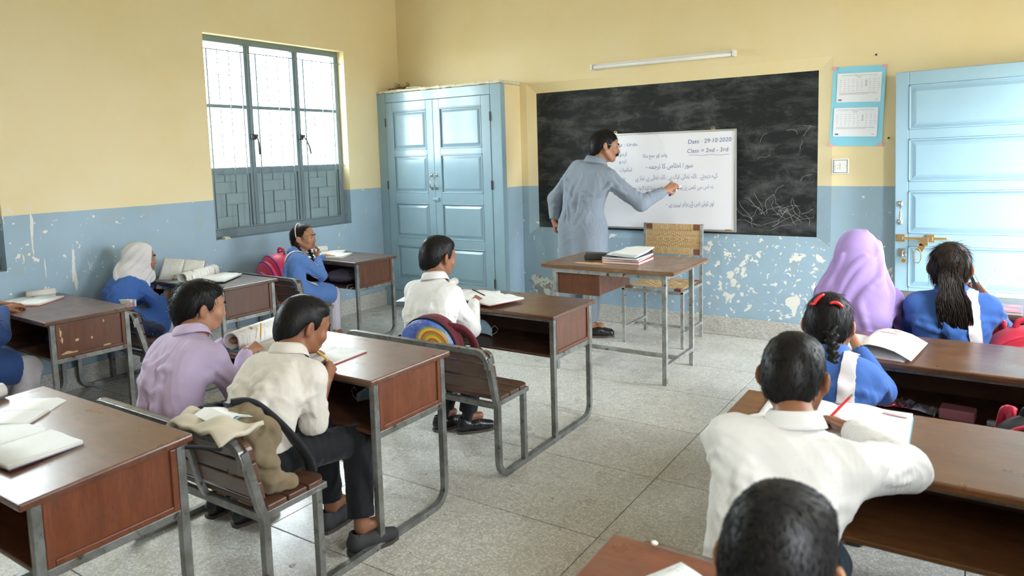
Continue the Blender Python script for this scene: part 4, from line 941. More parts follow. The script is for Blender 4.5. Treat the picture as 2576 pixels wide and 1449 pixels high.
# shelf of the right middle desk
def wrapper(name, label, loc, mat, rz, s):
    m = MB(); m.sheet(lambda u, v: ((u-.5)*.13*s, (v-.5)*.07*s, .018+.016*s*math.sin(PI*v)*math.sin(PI*u)+.010*math.sin(11*u+3*v)*math.sin(7*v)+.012*(abs(u-.5) > .42)*math.sin(20*v)), 20, 10, .002); m.v = [(a, b, max(.001, c)) for a, b, c in m.v]
    o = m.build(name, mat, None, True); o.location = loc; o.rotation_euler = (0, 0, rz); tag(o, label, 'wrapper'); return o
wrapper('snack_wrapper', 'shiny gold and red snack wrapper on the right middle desk shelf', (4.845, -2.58, .464), 'foil', .3, 1.0); wrapper('snack_wrapper', 'dark crumpled snack wrapper next to the gold one', (4.95, -2.57, .464), 'foilblack', -.4, 1.15)
m = MB(); m.box((0, 0, .022), (.115, .075, .042)); o = m.build('pencil_box', 'pink', None, bevel=.005); o.location = (5.085, -2.585, .464); o.rotation_euler = (0, 0, -.1); tag(o, 'dull pink box in the dark shelf of the right middle desk', 'box')
m = MB(); m.sheet(curve_sheet([(-.03, .002), (.0, .006), (.03, .003)], -.008, .008, .001), 4, 1, .001); o = m.build('folded_paper', 'pageplain', None); o.location = (5.07, -2.648, .4645); tag(o, 'scrap of white paper in front of the pink box', 'paper')
m = MB(); m.box((0, 0, .010), (.085, .03, .018)); o = m.build('ruler_case', 'rubber', None, bevel=.004); o.location = (5.22, -2.61, .464); o.rotation_euler = (0, 0, -.12); tag(o, 'grey strip shaped eraser right of the pink box', 'eraser')
# things on the teacher's table
tz = .7465
m = MB(); m.prism([(0, .006), (.006, 0), (.154, 0), (.16, .006), (.16, .03), (.15, .044), (.01, .044), (0, .032)], 0, .075); o = m.build('duster', 'duster', None, bevel=.005); o.location = (2.775, -1.20, tz); o.rotation_euler = (0, 0, .42); tag(o, "dark foam board duster on the teacher's table", 'duster')
pencil('marker', "white marker lying behind the duster on the teacher's table", (2.70, -1.055, tz+.007), (2.79, -1.075, tz+.007), .006, 'plastic', 'marker', 'plastic', 'bluecap', 'bluecap')
RG = [('register', 'red cover register at the bottom of the pile', 'coverred', .012, 0, .27), ('register', 'orange cover register in the middle of the pile', 'coverorange', .010, .05, .265), ('register', 'navy cover register on top of the pile', 'covernavy', .012, -.04, .26)]
zz = tz+.0002
for nm, lb, cv, t, a, w in RG:
    o = thing(nm, lb+" on the teacher's table", 'register', (2.955, -1.285, zz), .05+a); t += .004
    m = MB(); m.b2((.003, .003, .0015), (w-.003, .30, t-.0015)); m.build('pages', 'edge', o); m = MB(); m.b2((0, 0, 0), (w, .304, .0015)); m.b2((0, 0, t-.0015), (w, .304, t)); m.b2((0, 0, .0015), (.0015, .304, t-.0015)); m.build('cover', cv, o); zz += t+.0004
for k in range(4):
    m = MB(); kk = k*.7
    m.sheet(lambda u, v: (.215*u, .30*v, .0015+.030*max(0, (v-.55))**2*3*(1-abs(u-.4))+.012*(1-u)**2*(1-v)+.010*u*v*(1+.5*math.sin(kk))), 12, 12, .0008)
    o = m.build('paper_sheet', 'pageplain', None, .8); o.location = (2.985+.006*k, -1.275+.008*k, zz+.0042*k); o.rotation_euler = (0, 0, .03+.05*math.sin(3*k)); tag(o, ['bottom', 'second lowest', 'second highest', 'topmost curling'][k]+" white sheet of the loose pile on the teacher's registers", 'paper', 'loose sheets on the registers')
# scraps on the floor
for k, (x_, y_) in enumerate(((2.86, -4.30), (2.62, -4.42), (3.02, -4.05), (3.35, -3.75), (3.28, -3.45), (2.95, -3.2), (3.6, -3.1), (2.7, -3.3))):
    m = MB(); a, b = rng.uniform(.004, .010, 2); m.sheet(lambda u, v: ((u-.5)*a*2, (v-.5)*b*2, .003+.003*math.sin(6*u)*math.sin(5*v)), 4, 4, .001); o = m.build('litter_scrap', 'litter'); o.location = (x_, y_, 0); tag(o, 'tiny litter scrap on the floor '+['below the boys bench', 'between the bench legs at the bottom left', 'behind the grey canvas shoes', 'in front of the boys desk runner', 'near the right front leg of the boys desk', 'behind the centre bench', 'in the aisle right of the centre desk', 'under the left end of the centre bench'][k], 'litter', 'litter scraps on the floor')
# ------------------------------------------------------------------ figures: signed distance fields meshed with surface nets
def nrm(a): a = np.asarray(a, float); return a/max(1e-9, np.linalg.norm(a))
class SDF:
    def __init__(s, lo, hi, h):
        s.lo = np.asarray(lo, float)-2*h; s.h = h
        s.n = np.ceil((np.asarray(hi)-np.asarray(lo))/h).astype(int)+5
        s.d = np.full(s.n, .5, np.float32); s.lab = np.zeros(s.n, np.int8)
    def blk(s, lo, hi):
        a = np.clip(np.floor((np.asarray(lo)-s.lo)/s.h).astype(int), 0, s.n); b = np.clip(np.ceil((np.asarray(hi)-s.lo)/s.h).astype(int)+1, 0, s.n)
        if np.any(b <= a): return None
        X = [(s.lo[i]+s.h*np.arange(a[i], b[i])).astype(np.float32) for i in range(3)]
        return tuple(slice(a[i], b[i]) for i in range(3)), X[0][:, None, None], X[1][None, :, None], X[2][None, None, :]
    def put(s, sl, d, k, lab, mode='u'):
        o = s.d[sl]; d = d.astype(np.float32)
        if mode == 'u':
            s.lab[sl] = np.where(d < o, lab, s.lab[sl])
            if k > 0:
                h = np.clip(.5+.5*(o-d)/k, 0, 1); s.d[sl] = o*(1-h)+d*h-k*h*(1-h)
            else: s.d[sl] = np.minimum(o, d)
        else:      # cut away
            if k > 0:
                h = np.clip(.5-.5*(o+d)/k, 0, 1); s.d[sl] = o*(1-h)+(-d)*h+k*h*(1-h)
            else: s.d[sl] = np.maximum(o, -d)
            if lab: s.lab[sl] = np.where((np.abs(s.d[sl]+d) < s.h*1.2), lab, s.lab[sl])
    def cap(s, a, b, ra, rb=None, k=.02, lab=0, mode='u', flat=None):
        a = np.asarray(a, float); b = np.asarray(b, float); rb = ra if rb is None else rb; R = max(ra, rb)+k+3*s.h
        g = s.blk(np.minimum(a, b)-R, np.maximum(a, b)+R)
        if g is None: return
        sl, X, Y, Z = g; px, py, pz = X-a[0], Y-a[1], Z-a[2]; ab = b-a; L = max(1e-9, ab@ab)
        t = np.clip((px*ab[0]+py*ab[1]+pz*ab[2])/L, 0, 1)
        qx, qy, qz = px-t*ab[0], py-t*ab[1], pz-t*ab[2]
        f = 1.0
        if flat is not None:
            n, f = nrm(flat[0]), flat[1]; w = (qx*n[0]+qy*n[1]+qz*n[2])*(1/f-1); qx, qy, qz = qx+w*n[0], qy+w*n[1], qz+w*n[2]
        d = np.sqrt(qx*qx+qy*qy+qz*qz)-(ra+(rb-ra)*t)
        s.put(sl, d*(.5+.5*f if f < 1 else 1), k, lab, mode)
    def ell(s, c, r, M=None, k=.02, lab=0, mode='u'):
        """M rows: local axes in world space"""
        c = np.asarray(c, float); r = np.asarray(r, float); R = r.max()+k+3*s.h; g = s.blk(c-R, c+R)
        if g is None: return
        sl, X, Y, Z = g; px, py, pz = X-c[0], Y-c[1], Z-c[2]
        if M is None: M = np.eye(3)
        u = [(px*m[0]+py*m[1]+pz*m[2]) for m in M]
        k0 = np.sqrt(sum((u[i]/r[i])**2 for i in range(3))); k1 = np.sqrt(sum((u[i]/r[i]**2)**2 for i in range(3)))
        s.put(sl, k0*(k0-1)/np.maximum(k1, 1e-6), k, lab, mode)
    def plane(s, p, n, lo=None, hi=None, lab=0, k=0):
        """remove everything on the positive side of a plane, inside an optional box"""
        n = nrm(n); p = np.asarray(p, float); g = s.blk(s.lo if lo is None else lo, s.lo+s.n*s.h if hi is None else hi); sl, X, Y, Z = g
        s.put(sl, -((X-p[0])*n[0]+(Y-p[1])*n[1]+(Z-p[2])*n[2]), k, lab, 'c')
    def fn(s, f, lo, hi, k=0, lab=0, mode='c'):
        g = s.blk(lo, hi); sl, X, Y, Z = g; s.put(sl, f(X, Y, Z), k, lab, mode)
    def samp(s, p):
        q = (np.asarray(p)-s.lo)/s.h; i = np.clip(np.floor(q).astype(int), 0, s.n-2); f = q-i; v = 0.0
        for a in (0, 1):
            for b in (0, 1):
                for c in (0, 1): v += s.d[i[0]+a, i[1]+b, i[2]+c]*(f[0] if a else 1-f[0])*(f[1] if b else 1-f[1])*(f[2] if c else 1-f[2])
        return v
    def proj(s, p, off=0.0):
        p = np.array(p, float); e = s.h
        for _ in range(6):
            g = np.array([s.samp(p+np.eye(3)[i]*e)-s.samp(p-np.eye(3)[i]*e) for i in range(3)])/(2*e); L = np.linalg.norm(g)
            if L < .2: return None
            p = p-np.clip(s.samp(p)-off, -.03, .03)*g/L
        return p
    def ridge(s, pts, r, k=.012, mode='u'):
        """a cloth fold: a tapering ridge that hugs the surface along pts"""
        Q = [s.proj(p, -r*.25 if mode == 'u' else r*.35) for p in pts]; Q = [q for q in Q if q is not None]; n = len(Q)
        for i in range(n-1):
            t0, t1 = .35+.65*math.sin(PI*i/(n-1)), .35+.65*math.sin(PI*(i+1)/(n-1)); s.cap(Q[i], Q[i+1], r*t0, r*t1, k, 0, mode)
    def mesh(s):
        d = s.d; S = d < 0; nx, ny, nz = d.shape
        c = np.zeros((nx-1, ny-1, nz-1), np.int8)
        for a in (0, 1):
            for b in (0, 1):
                for e in (0, 1): c += S[a:nx-1+a, b:ny-1+b, e:nz-1+e]
        I, J, K = np.nonzero((c > 0) & (c < 8)); N = len(I)
        idx = np.full(c.shape, -1, np.int32); idx[I, J, K] = np.arange(N)
        co = [(a, b, e) for a in (0, 1) for b in (0, 1) for e in (0, 1)]; val = {q: d[I+q[0], J+q[1], K+q[2]] for q in co}
        P = np.zeros((N, 3)); cnt = np.zeros(N)
        for q in co:
            for ax in range(3):
                if q[ax]: continue
                r = list(q); r[ax] = 1; r = tuple(r); v0, v1 = val[q], val[r]; m = (v0 < 0) != (v1 < 0)
                t = np.where(m, v0/np.where(m, v0-v1, 1), 0)
                for i in range(3): P[:, i] += np.where(m, q[i]+(t if i == ax else 0), 0)
                cnt += m
        P = P/cnt[:, None]; pos = s.lo+(np.stack([I, J, K], 1)+P)*s.h
        F = []
        for ax in range(3):
            sl0 = [slice(1, -1)]*3; sl1 = [slice(1, -1)]*3; sl0[ax] = slice(0, -1); sl1[ax] = slice(1, None)
            A, B = S[tuple(sl0)], S[tuple(sl1)]; m = A != B; i, j, k = np.nonzero(m); off = [1, 1, 1]; off[ax] = 0
            i, j, k = i+off[0], j+off[1], k+off[2]; u, v = (ax+1) % 3, (ax+2) % 3
            def cell(du, dv):
                w = [i.copy(), j.copy(), k.copy()]; w[u] = w[u]-du; w[v] = w[v]-dv; return idx[w[0], w[1], w[2]]
            q = np.stack([cell(1, 1), cell(0, 1), cell(0, 0), cell(1, 0)], 1); fl = ~A[m]; q[fl] = q[fl][:, ::-1]; F.append(q)
        F = np.concatenate(F); F = F[(F >= 0).all(1)]
        lab = s.lab[np.minimum(I+(P[:, 0] > .5), nx-1), np.minimum(J+(P[:, 1] > .5), ny-1), np.minimum(K+(P[:, 2] > .5), nz-1)]
        return pos, F, lab
def vnormals(P, F):
    n = np.cross(P[F[:, 2]]-P[F[:, 0]], P[F[:, 3]]-P[F[:, 1]]); out = np.zeros_like(P)
    for c in range(4):
        for i in range(3): out[:, i] += np.bincount(F[:, c], n[:, i], len(P))
    return out/np.maximum(np.linalg.norm(out, axis=1), 1e-12)[:, None]
def relax(P, F, it=1, w=.5):
    for _ in range(it):
        acc = np.zeros_like(P); ct = np.zeros(len(P))
        for a in range(4):
            b = (a+1) % 4
            for i in range(3): acc[:, i] += np.bincount(F[:, a], P[F[:, b], i], len(P))+np.bincount(F[:, b], P[F[:, a], i], len(P))
            ct += np.bincount(F[:, a], None, len(P))+np.bincount(F[:, b], None, len(P))
        P = P*(1-w)+w*acc/np.maximum(ct, 1)[:, None]
    return P
def folds(P, seed, freq=(95, 95, 30), n=6):
    """soft ridged waves that run mostly along z"""
    r = np.random.default_rng(seed); out = np.zeros(len(P))
    for i in range(n):
        kv = r.normal(size=3)*np.array(freq)*(.45+.16*i); warp = np.sin(P@(r.normal(size=3)*9)+r.uniform(0, 6)); gate = .5+.5*np.sin(P@(r.normal(size=3)*11)+r.uniform(0, 6))
        w = np.sin(P@kv+r.uniform(0, 6)+warp*2.2); out += gate*((1-np.abs(w))**1.6-.35)*(.88**i)
    return out/n*2.4
def mesh_obj(name, P, F, mats, parent, origin, mi=None, smooth=True):
    me = bpy.data.meshes.new(name); P = np.asarray(P, float)-np.asarray(origin, float); k = F.shape[1]
    me.vertices.add(len(P)); me.vertices.foreach_set('co', P.ravel().astype(np.float32))
    me.loops.add(F.size); me.loops.foreach_set('vertex_index', F.ravel().astype(np.int32))
    me.polygons.add(len(F)); me.polygons.foreach_set('loop_start', (np.arange(len(F))*k).astype(np.int32))
    for q in mats: me.materials.append(MT[q])
    if mi is not None: me.polygons.foreach_set('material_index', mi.astype(np.int32))
    me.update(calc_edges=True); me.validate()
    if smooth: me.shade_smooth()
    return obj(name, me, parent)
def frame(f, u):
    f = nrm(f); r = nrm(np.cross(f, u)); u = np.cross(r, f); return r, f, u       # right, forward, up
class Head:
    def __init__(s, c, f, u=(0, 0, 1), sc=1.0):
        s.c = np.asarray(c, float); s.r, s.f, s.u = frame(f, u); s.s = sc; s.M = np.stack([s.r, s.f, s.u])
    def p(s, x, y, z): return s.c+s.s*(x*s.r+y*s.f+z*s.u)
    def loc(s, X, Y, Z):
        a = (X-s.c[0], Y-s.c[1], Z-s.c[2]); return [(a[0]*m[0]+a[1]*m[1]+a[2]*m[2])/s.s for m in (s.r, s.f, s.u)]
def add_head(S, H, neck, kid=True):
    q = H.s; E = lambda c, r, k=.012, lab=0, mode='u': S.ell(H.p(*c), np.array(r)*q, H.M, k*q, lab, mode)
    E((0, -.012, .022), (.069, .088, .080)); E((0, .022, .03), (.062, .062, .066), .02)
    if kid:
        E((0, .034, -.030), (.057, .052, .055), .025); E((0, .046, -.060), (.036, .036, .028), .02)
        S.cap(H.p(0, .064, -.075), H.p(0, .070, -.074), .014*q, None, .014*q)
    else:
        E((0, .036, -.035), (.055, .052, .062), .025); E((0, .048, -.072), (.034, .036, .030), .02)         # face, jaw
        S.cap(H.p(0, .066, -.090), H.p(0, .072, -.088), .015*q, None, .014*q)                              # chin
    for sx in (-1, 1):
        E((sx*.036, .062, -.022), (.022, .020, .022), .02); S.cap(H.p(sx*.012, .080, .026), H.p(sx*.042, .068, .024), .010*q, .008*q, .012*q)   # cheek, brow
        S.cap(H.p(sx*.056, .0, -.040), H.p(sx*.038, .045, -.070 if kid else -.082), .016*q, .016*q, .02*q)               # jaw line
        E((sx*.030, .083, .008), (.016, .011, .010), .010, 0, 'c')                                     # eye socket
        E((sx*.030, .070, .008), (.017, .013, .012), .004)                                             # lid bulge
        E((sx*.009, .092 if kid else .098, -.027), (.008, .009, .007), .006)                                            # nostril wing
        Mx = np.stack([nrm(H.r*sx*.85+H.f*.52), nrm(H.f*.85-H.r*sx*.52), H.u])                         # ear
        S.ell(H.p(sx*.078, -.012, -.004), np.array((.009, .019, .028))*q, Mx, .006*q); S.ell(H.p(sx*.071, -.006, -.024), np.array((.009, .012, .013))*q, Mx, .006*q)
        S.ell(H.p(sx*.087, -.005, .0), np.array((.006, .010, .016))*q, Mx, .004*q, 0, 'c')
    mz = .008 if kid else 0.0
    S.cap(H.p(0, .082, .008), H.p(0, .097 if kid else .105, -.020 if kid else -.026), .0072*q, (.0085 if kid else .0105)*q, .010*q)                           # nose
    S.cap(H.p(-.017, .082, -.056+mz), H.p(.017, .082, -.056+mz), .0065*q, None, .006*q, 1); S.cap(H.p(0, .088, -.054+mz), H.p(0, .088, -.056+mz), .006*q, None, .006*q, 1)
    S.cap(H.p(-.013, .082, -.066+mz), H.p(.013, .082, -.066+mz), .0066*q, None, .005*q, 1)
    S.cap(H.p(-.021, .089, -.0605+mz), H.p(.021, .089, -.0605+mz), .0016*q, None, .002*q, 1, 'c')
    nb = np.asarray(neck, float); S.cap(H.p(0, -.030, -.035), nb, .042*q, .048*q, .03*q)
    S.cap(H.p(0, .012, -.075), nb+H.f*.02, .030*q, .040*q, .03*q)
def eyes(H, root, look=0.0, base=(0, 0, 0), brow='hair'):
    for sx in (-1, 1):
        m = MB(); c = H.p(sx*.030, .0715, .008); d = nrm(H.f+H.r*look); r0, _, u0 = frame(d, H.u)
        n = 14; rr = .0112*H.s; vs = []; fs = []; mi = []
        for j in range(9):
            t = PI*.55*j/8
            for i in range(n): vs.append(c+rr*(math.cos(t)*d+math.sin(t)*(math.cos(2*PI*i/n)*r0+math.sin(2*PI*i/n)*u0)))
        for j in range(8):
            for i in range(n): m.f.append((j*n+i, (j+1)*n+i, (j+1)*n+(i+1) % n, j*n+(i+1) % n)); m.mi.append(1 if j < 3 else 0)
        m.v = [tuple(p) for p in vs]; m.build('eye', ['eyew', 'iris'], root, True, 0, base)
        m = MB(); pts = [H.p(sx*(.014+.032*t), .0925-.016*t*t-.004*t, .024+.007*math.sin(PI*min(1, t*1.1))) for t in np.linspace(0, 1, 8)]
        m.tube(pts, .0028*H.s, 6, False, 0, lambda t: (.0036*(1-t)+.0012)*H.s); m.build('eyebrow', brow, root, True, 0, base)
def hair_cap(H, root, base, seed=1, h=.006, style='boy', mat='hair', vol=1.0, strands=900, tuft=None, length=.020, flat=.03):
    q = H.s; S = SDF(H.c-.13*q*1.25, H.c+.13*q*1.25, h)
    S.ell(H.p(0, -.015, .026), np.array((.0755, .097, .090))*q*vol, H.M, .01)
    S.ell(H.p(0, -.050, -.022), np.array((.066, .057, .078))*q*vol, H.M, .03)
    if style == 'boy': S.ell(H.p(.006, .016, .074), np.array((.058, .056, .034))*q*vol, H.M, .02)
    lo, hi = H.c-.2*q, H.c+.2*q
    def keep(X, Y, Z):
        x, y, z = H.loc(X, Y, Z); ax = np.abs(x)
        if style == 'boy':
            ln = np.interp(y.ravel(), [-.13, -.085, -.045, -.022, -.005, .022, .040, .075, .12], [-.088, -.084, -.040, .016, .020, -.016, .016, .050, .060]).reshape(y.shape)
        elif style == 'girl':
            ln = np.interp(y.ravel(), [-.13, -.085, -.045, -.022, .0, .028, .060, .12], [-.086, -.080, -.060, -.030, .010, .028, .054, .064]).reshape(y.shape)
        else:   # receding grown-up hair line
            ln = np.interp(y.ravel(), [-.13, -.085, -.045, -.022, -.005, .020, .034, .075, .12], [-.092, -.088, -.06, .004, .012, -.024, .030, .060, .07]).reshape(y.shape)
        ln = ln+.004*np.sin(x*160)+.003*np.sin(x*310+1)
        return -(ln-z)*q*.8 if False else (z-ln)*q*.8
    S.fn(lambda X, Y, Z: keep(X, Y, Z), lo, hi, .004*q, 0, 'keep') if False else None
    g = S.blk(lo, hi); sl, X, Y, Z = g; dd = -keep(X, Y, Z); o = S.d[sl]; S.d[sl] = np.maximum(o, dd.astype(np.float32))
    P, F, lab = S.mesh(); P = relax(P, F, 2); N = vnormals(P, F)
    P = P+N*(.0012*q*folds(P, seed, (190, 190, 60), 6))[:, None]
    m_v = [P]; m_f = [F]; r = np.random.default_rng(seed)
    # strands lying over the shell and breaking up its outline
    ids = r.choice(len(P), min(strands, len(P)), replace=False); vs = []; fs = []; o = len(P)
    for i in ids:
        p, n = P[i], N[i]
        if n@(-H.u) > .55 or (style == 'girl' and (p-H.c)@H.f > .03*q): continue
        fl = -H.u*.75+H.f*.35*(1 if (p-H.c)@H.f > 0 else -.5)+H.r*.25*r.normal()+r.normal(size=3)*.16
        crown = (p-H.c)@H.u > .075*q
        if crown: fl = nrm((p-H.p(0, -.045, .09)))*.9+r.normal(size=3)*.25
        if tuft is not None and (p-H.c)@nrm(tuft) > .06*q: fl = nrm(tuft)*1.1+r.normal(size=3)*.35; 
        t = nrm(fl-n*(fl@n)+n*flat); L = length*q*r.uniform(.6, 1.3)*(1.35 if (tuft is not None and (p-H.c)@nrm(tuft) > .06*q) else 1); b = nrm(np.cross(n, t)); w = .00065*q*r.uniform(.7, 1.4)
        A = p-n*.001; m1 = A+t*L*.55+n*.0014; e = A+t*L-n*.0010*(r.random()); 
        vs += [A-b*w, A+b*w, A+n*w*1.2, m1-b*w*.8, m1+b*w*.8, m1+n*w, e, e]; k = o+len(vs)-8
        fs += [(k, k+1, k+4, k+3), (k+1, k+2, k+5, k+4), (k+2, k, k+3, k+5), (k+3, k+4, k+6, k+6), (k+4, k+5, k+6, k+6), (k+5, k+3, k+6, k+6)]
    me = bpy.data.meshes.new('hair'); allP = np.concatenate([P, np.array(vs)]) if vs else P
    fl = [tuple(f) for f in F]+[tuple(dict.fromkeys(f)) for f in fs]
    me.from_pydata([tuple(p) for p in (allP-np.asarray(base))], [], fl); me.materials.append(MT[mat]); me.update(); me.shade_smooth()
    return obj('hair', me, root)
def add_hand(S, w, d, n, side, sc=1.0, curl=(.5, .6, .7, .8), thumb=(.6, .5), spread=.1, lab=0, point=None):
    """w wrist, d towards the fingers, n back of the hand, side +1 when the thumb lies along d x n"""
    d = nrm(d); n = nrm(np.asarray(n, float)-d*(np.asarray(n, float)@d)); t = np.cross(d, n)*side; w = np.asarray(w, float)
    P = lambda a, b, c: w+sc*(a*d+b*t+c*n)
    S.cap(w-d*.01*sc, P(.02, 0, 0), .018*sc, .019*sc, .01*sc, lab, flat=(n, .72))
    for b in (.018, .006, -.006, -.018): S.cap(P(.012, b*.6, 0), P(.066, b*1.08, .002), .0115*sc, .0095*sc, .008*sc, lab)
    L = [(.030, .019, .015), (.033, .022, .016), (.031, .020, .016), (.025, .015, .014)]; B = [.0235, .0078, -.0078, -.0225]; tips = []
    for i in range(4):
        p = P(.068-(.004 if i in (0, 3) else 0), B[i], .003); a = -.10; sp = (1.5-i)*spread*.5
        for j in range(3):
            a += curl[i]*(.85, 1.1, .7)[j]; v = (d*math.cos(a)-n*math.sin(a)); v = nrm(v+t*sp*math.cos(a)); e = p+v*L[i][j]*sc
            S.cap(p, e, (.0071-.0007*j)*sc, (.0066-.0007*j)*sc, .0022*sc, lab); S.ell(p, np.full(3, .0074-.0006*j)*sc, None, .002*sc, lab); p = e
        tips.append(p)
    p = P(.016, .017, -.006); v = nrm(d*.62+t*.70-n*.35*thumb[0]); e = p+v*.030*sc; S.cap(p, e, .0125*sc, .0098*sc, .010*sc, lab)
    v2 = nrm(v*(1-thumb[1])+thumb[1]*nrm(d*.9-t*.55-n*.45)); e2 = e+v2*.024*sc; S.cap(e, e2, .0098*sc, .0086*sc, .003*sc, lab); e3 = e2+nrm(v2+.25*nrm(d-t*.6-n*.4))*.019*sc; S.cap(e2, e3, .0086*sc, .0070*sc, .003*sc, lab)
    return tips, e3
def cloth_obj(name, S, mat, root, base, seed, amp=.004, freq=(95, 95, 30), it=1, mats=None):
    P, F, lab = S.mesh(); P = relax(P, F, it); N = vnormals(P, F); P = P+N*(amp*folds(P, seed, freq))[:, None]
    mi = None
    if mats: mi = lab[F[:, 0]]
    o = mesh_obj(name, P, F, mats or [mat], root, base, mi); return o, P, F, N
def band(name, P, F, N, fn, off, mat, root, base, th=.003):
    """lift the faces picked by fn off a garment as a cloth strip of its own"""
    C = P[F].mean(1); sel = fn(C, vnormals(P, F)[F].mean(1)); G = F[sel]
    if len(G) == 0: return None
    u, inv = np.unique(G, return_inverse=True); Q = relax(P[u]+N[u]*off, inv.reshape(-1, 4), 10, .5); o = mesh_obj(name, Q, inv.reshape(-1, 4), [mat], root, base)
    md = o.modifiers.new('thickness', 'SOLIDIFY'); md.thickness = th; md.offset = 1; return o
def lerp(a, b, t): return np.asarray(a, float)*(1-t)+np.asarray(b, float)*t
def shoe(root, base, ank, toe, sc, mat='shoe', sole='sole', lace=False):
    a = np.asarray(ank, float); d = nrm((toe[0], toe[1], 0)); sd = np.array((d[1], -d[0], 0)); z = 0.0; p = lambda x, y, zz: np.array((a[0], a[1], 0))+sc*(x*d+y*sd)+np.array((0, 0, zz*sc))
    S = SDF(p(0, 0, 0)-.2*sc, p(0, 0, 0)+np.array((.2, .2, .2))*sc, .0055)
    S.cap(p(-.03, 0, .036), p(.05, 0, .038), .032*sc, .034*sc, .02*sc); S.cap(p(.05, 0, .036), p(.125, .004, .026), .035*sc, .028*sc, .02*sc); S.cap(p(-.02, 0, .05), p(-.022, 0, .075), .034*sc, .030*sc, .02*sc)
    S.cap(p(-.018, 0, .07), p(-.02, 0, .12), .024*sc, .026*sc, .006*sc, 0, 'c'); S.plane(p(0, 0, .010), (0, 0, -1)); S.plane(p(0, 0, .088), (0, 0, 1))
    P, F, l = S.mesh(); P = relax(P, F, 1); o = mesh_obj('shoe', P, F, [mat], root, base)
    m = MB(); out = [(-.062, 0), (-.055, .026), (-.02, .034), (.05, .038), (.11, .036), (.148, .018), (.154, 0), (.148, -.018), (.11, -.034), (.05, -.036), (-.02, -.032), (-.055, -.026)]
    vs = [p(x, y, 0) for x, y in out]+[p(x, y, .014) for x, y in out]; n = len(out); m.add(vs, [tuple(range(n)), tuple(range(2*n-1, n-1, -1))]+[(i, i+n, (i+1) % n+n, (i+1) % n) for i in range(n)])
    m.build('sole', sole, o, False, 0, base)
    if lace:
        m = MB()
        for k in range(3): m.tube([p(.045+.018*k, -.02, .066-.005*k), p(.052+.018*k, 0, .075-.006*k), p(.045+.018*k, .02, .066-.005*k)], .0018, 5)
        m.tube([p(.045, .0, .076), p(.05, .03, .085), p(.062, .038, .06), p(.07, .04, .03)], .0015, 5); m.build('shoelace', 'black', o, True, 0, base)
    return o
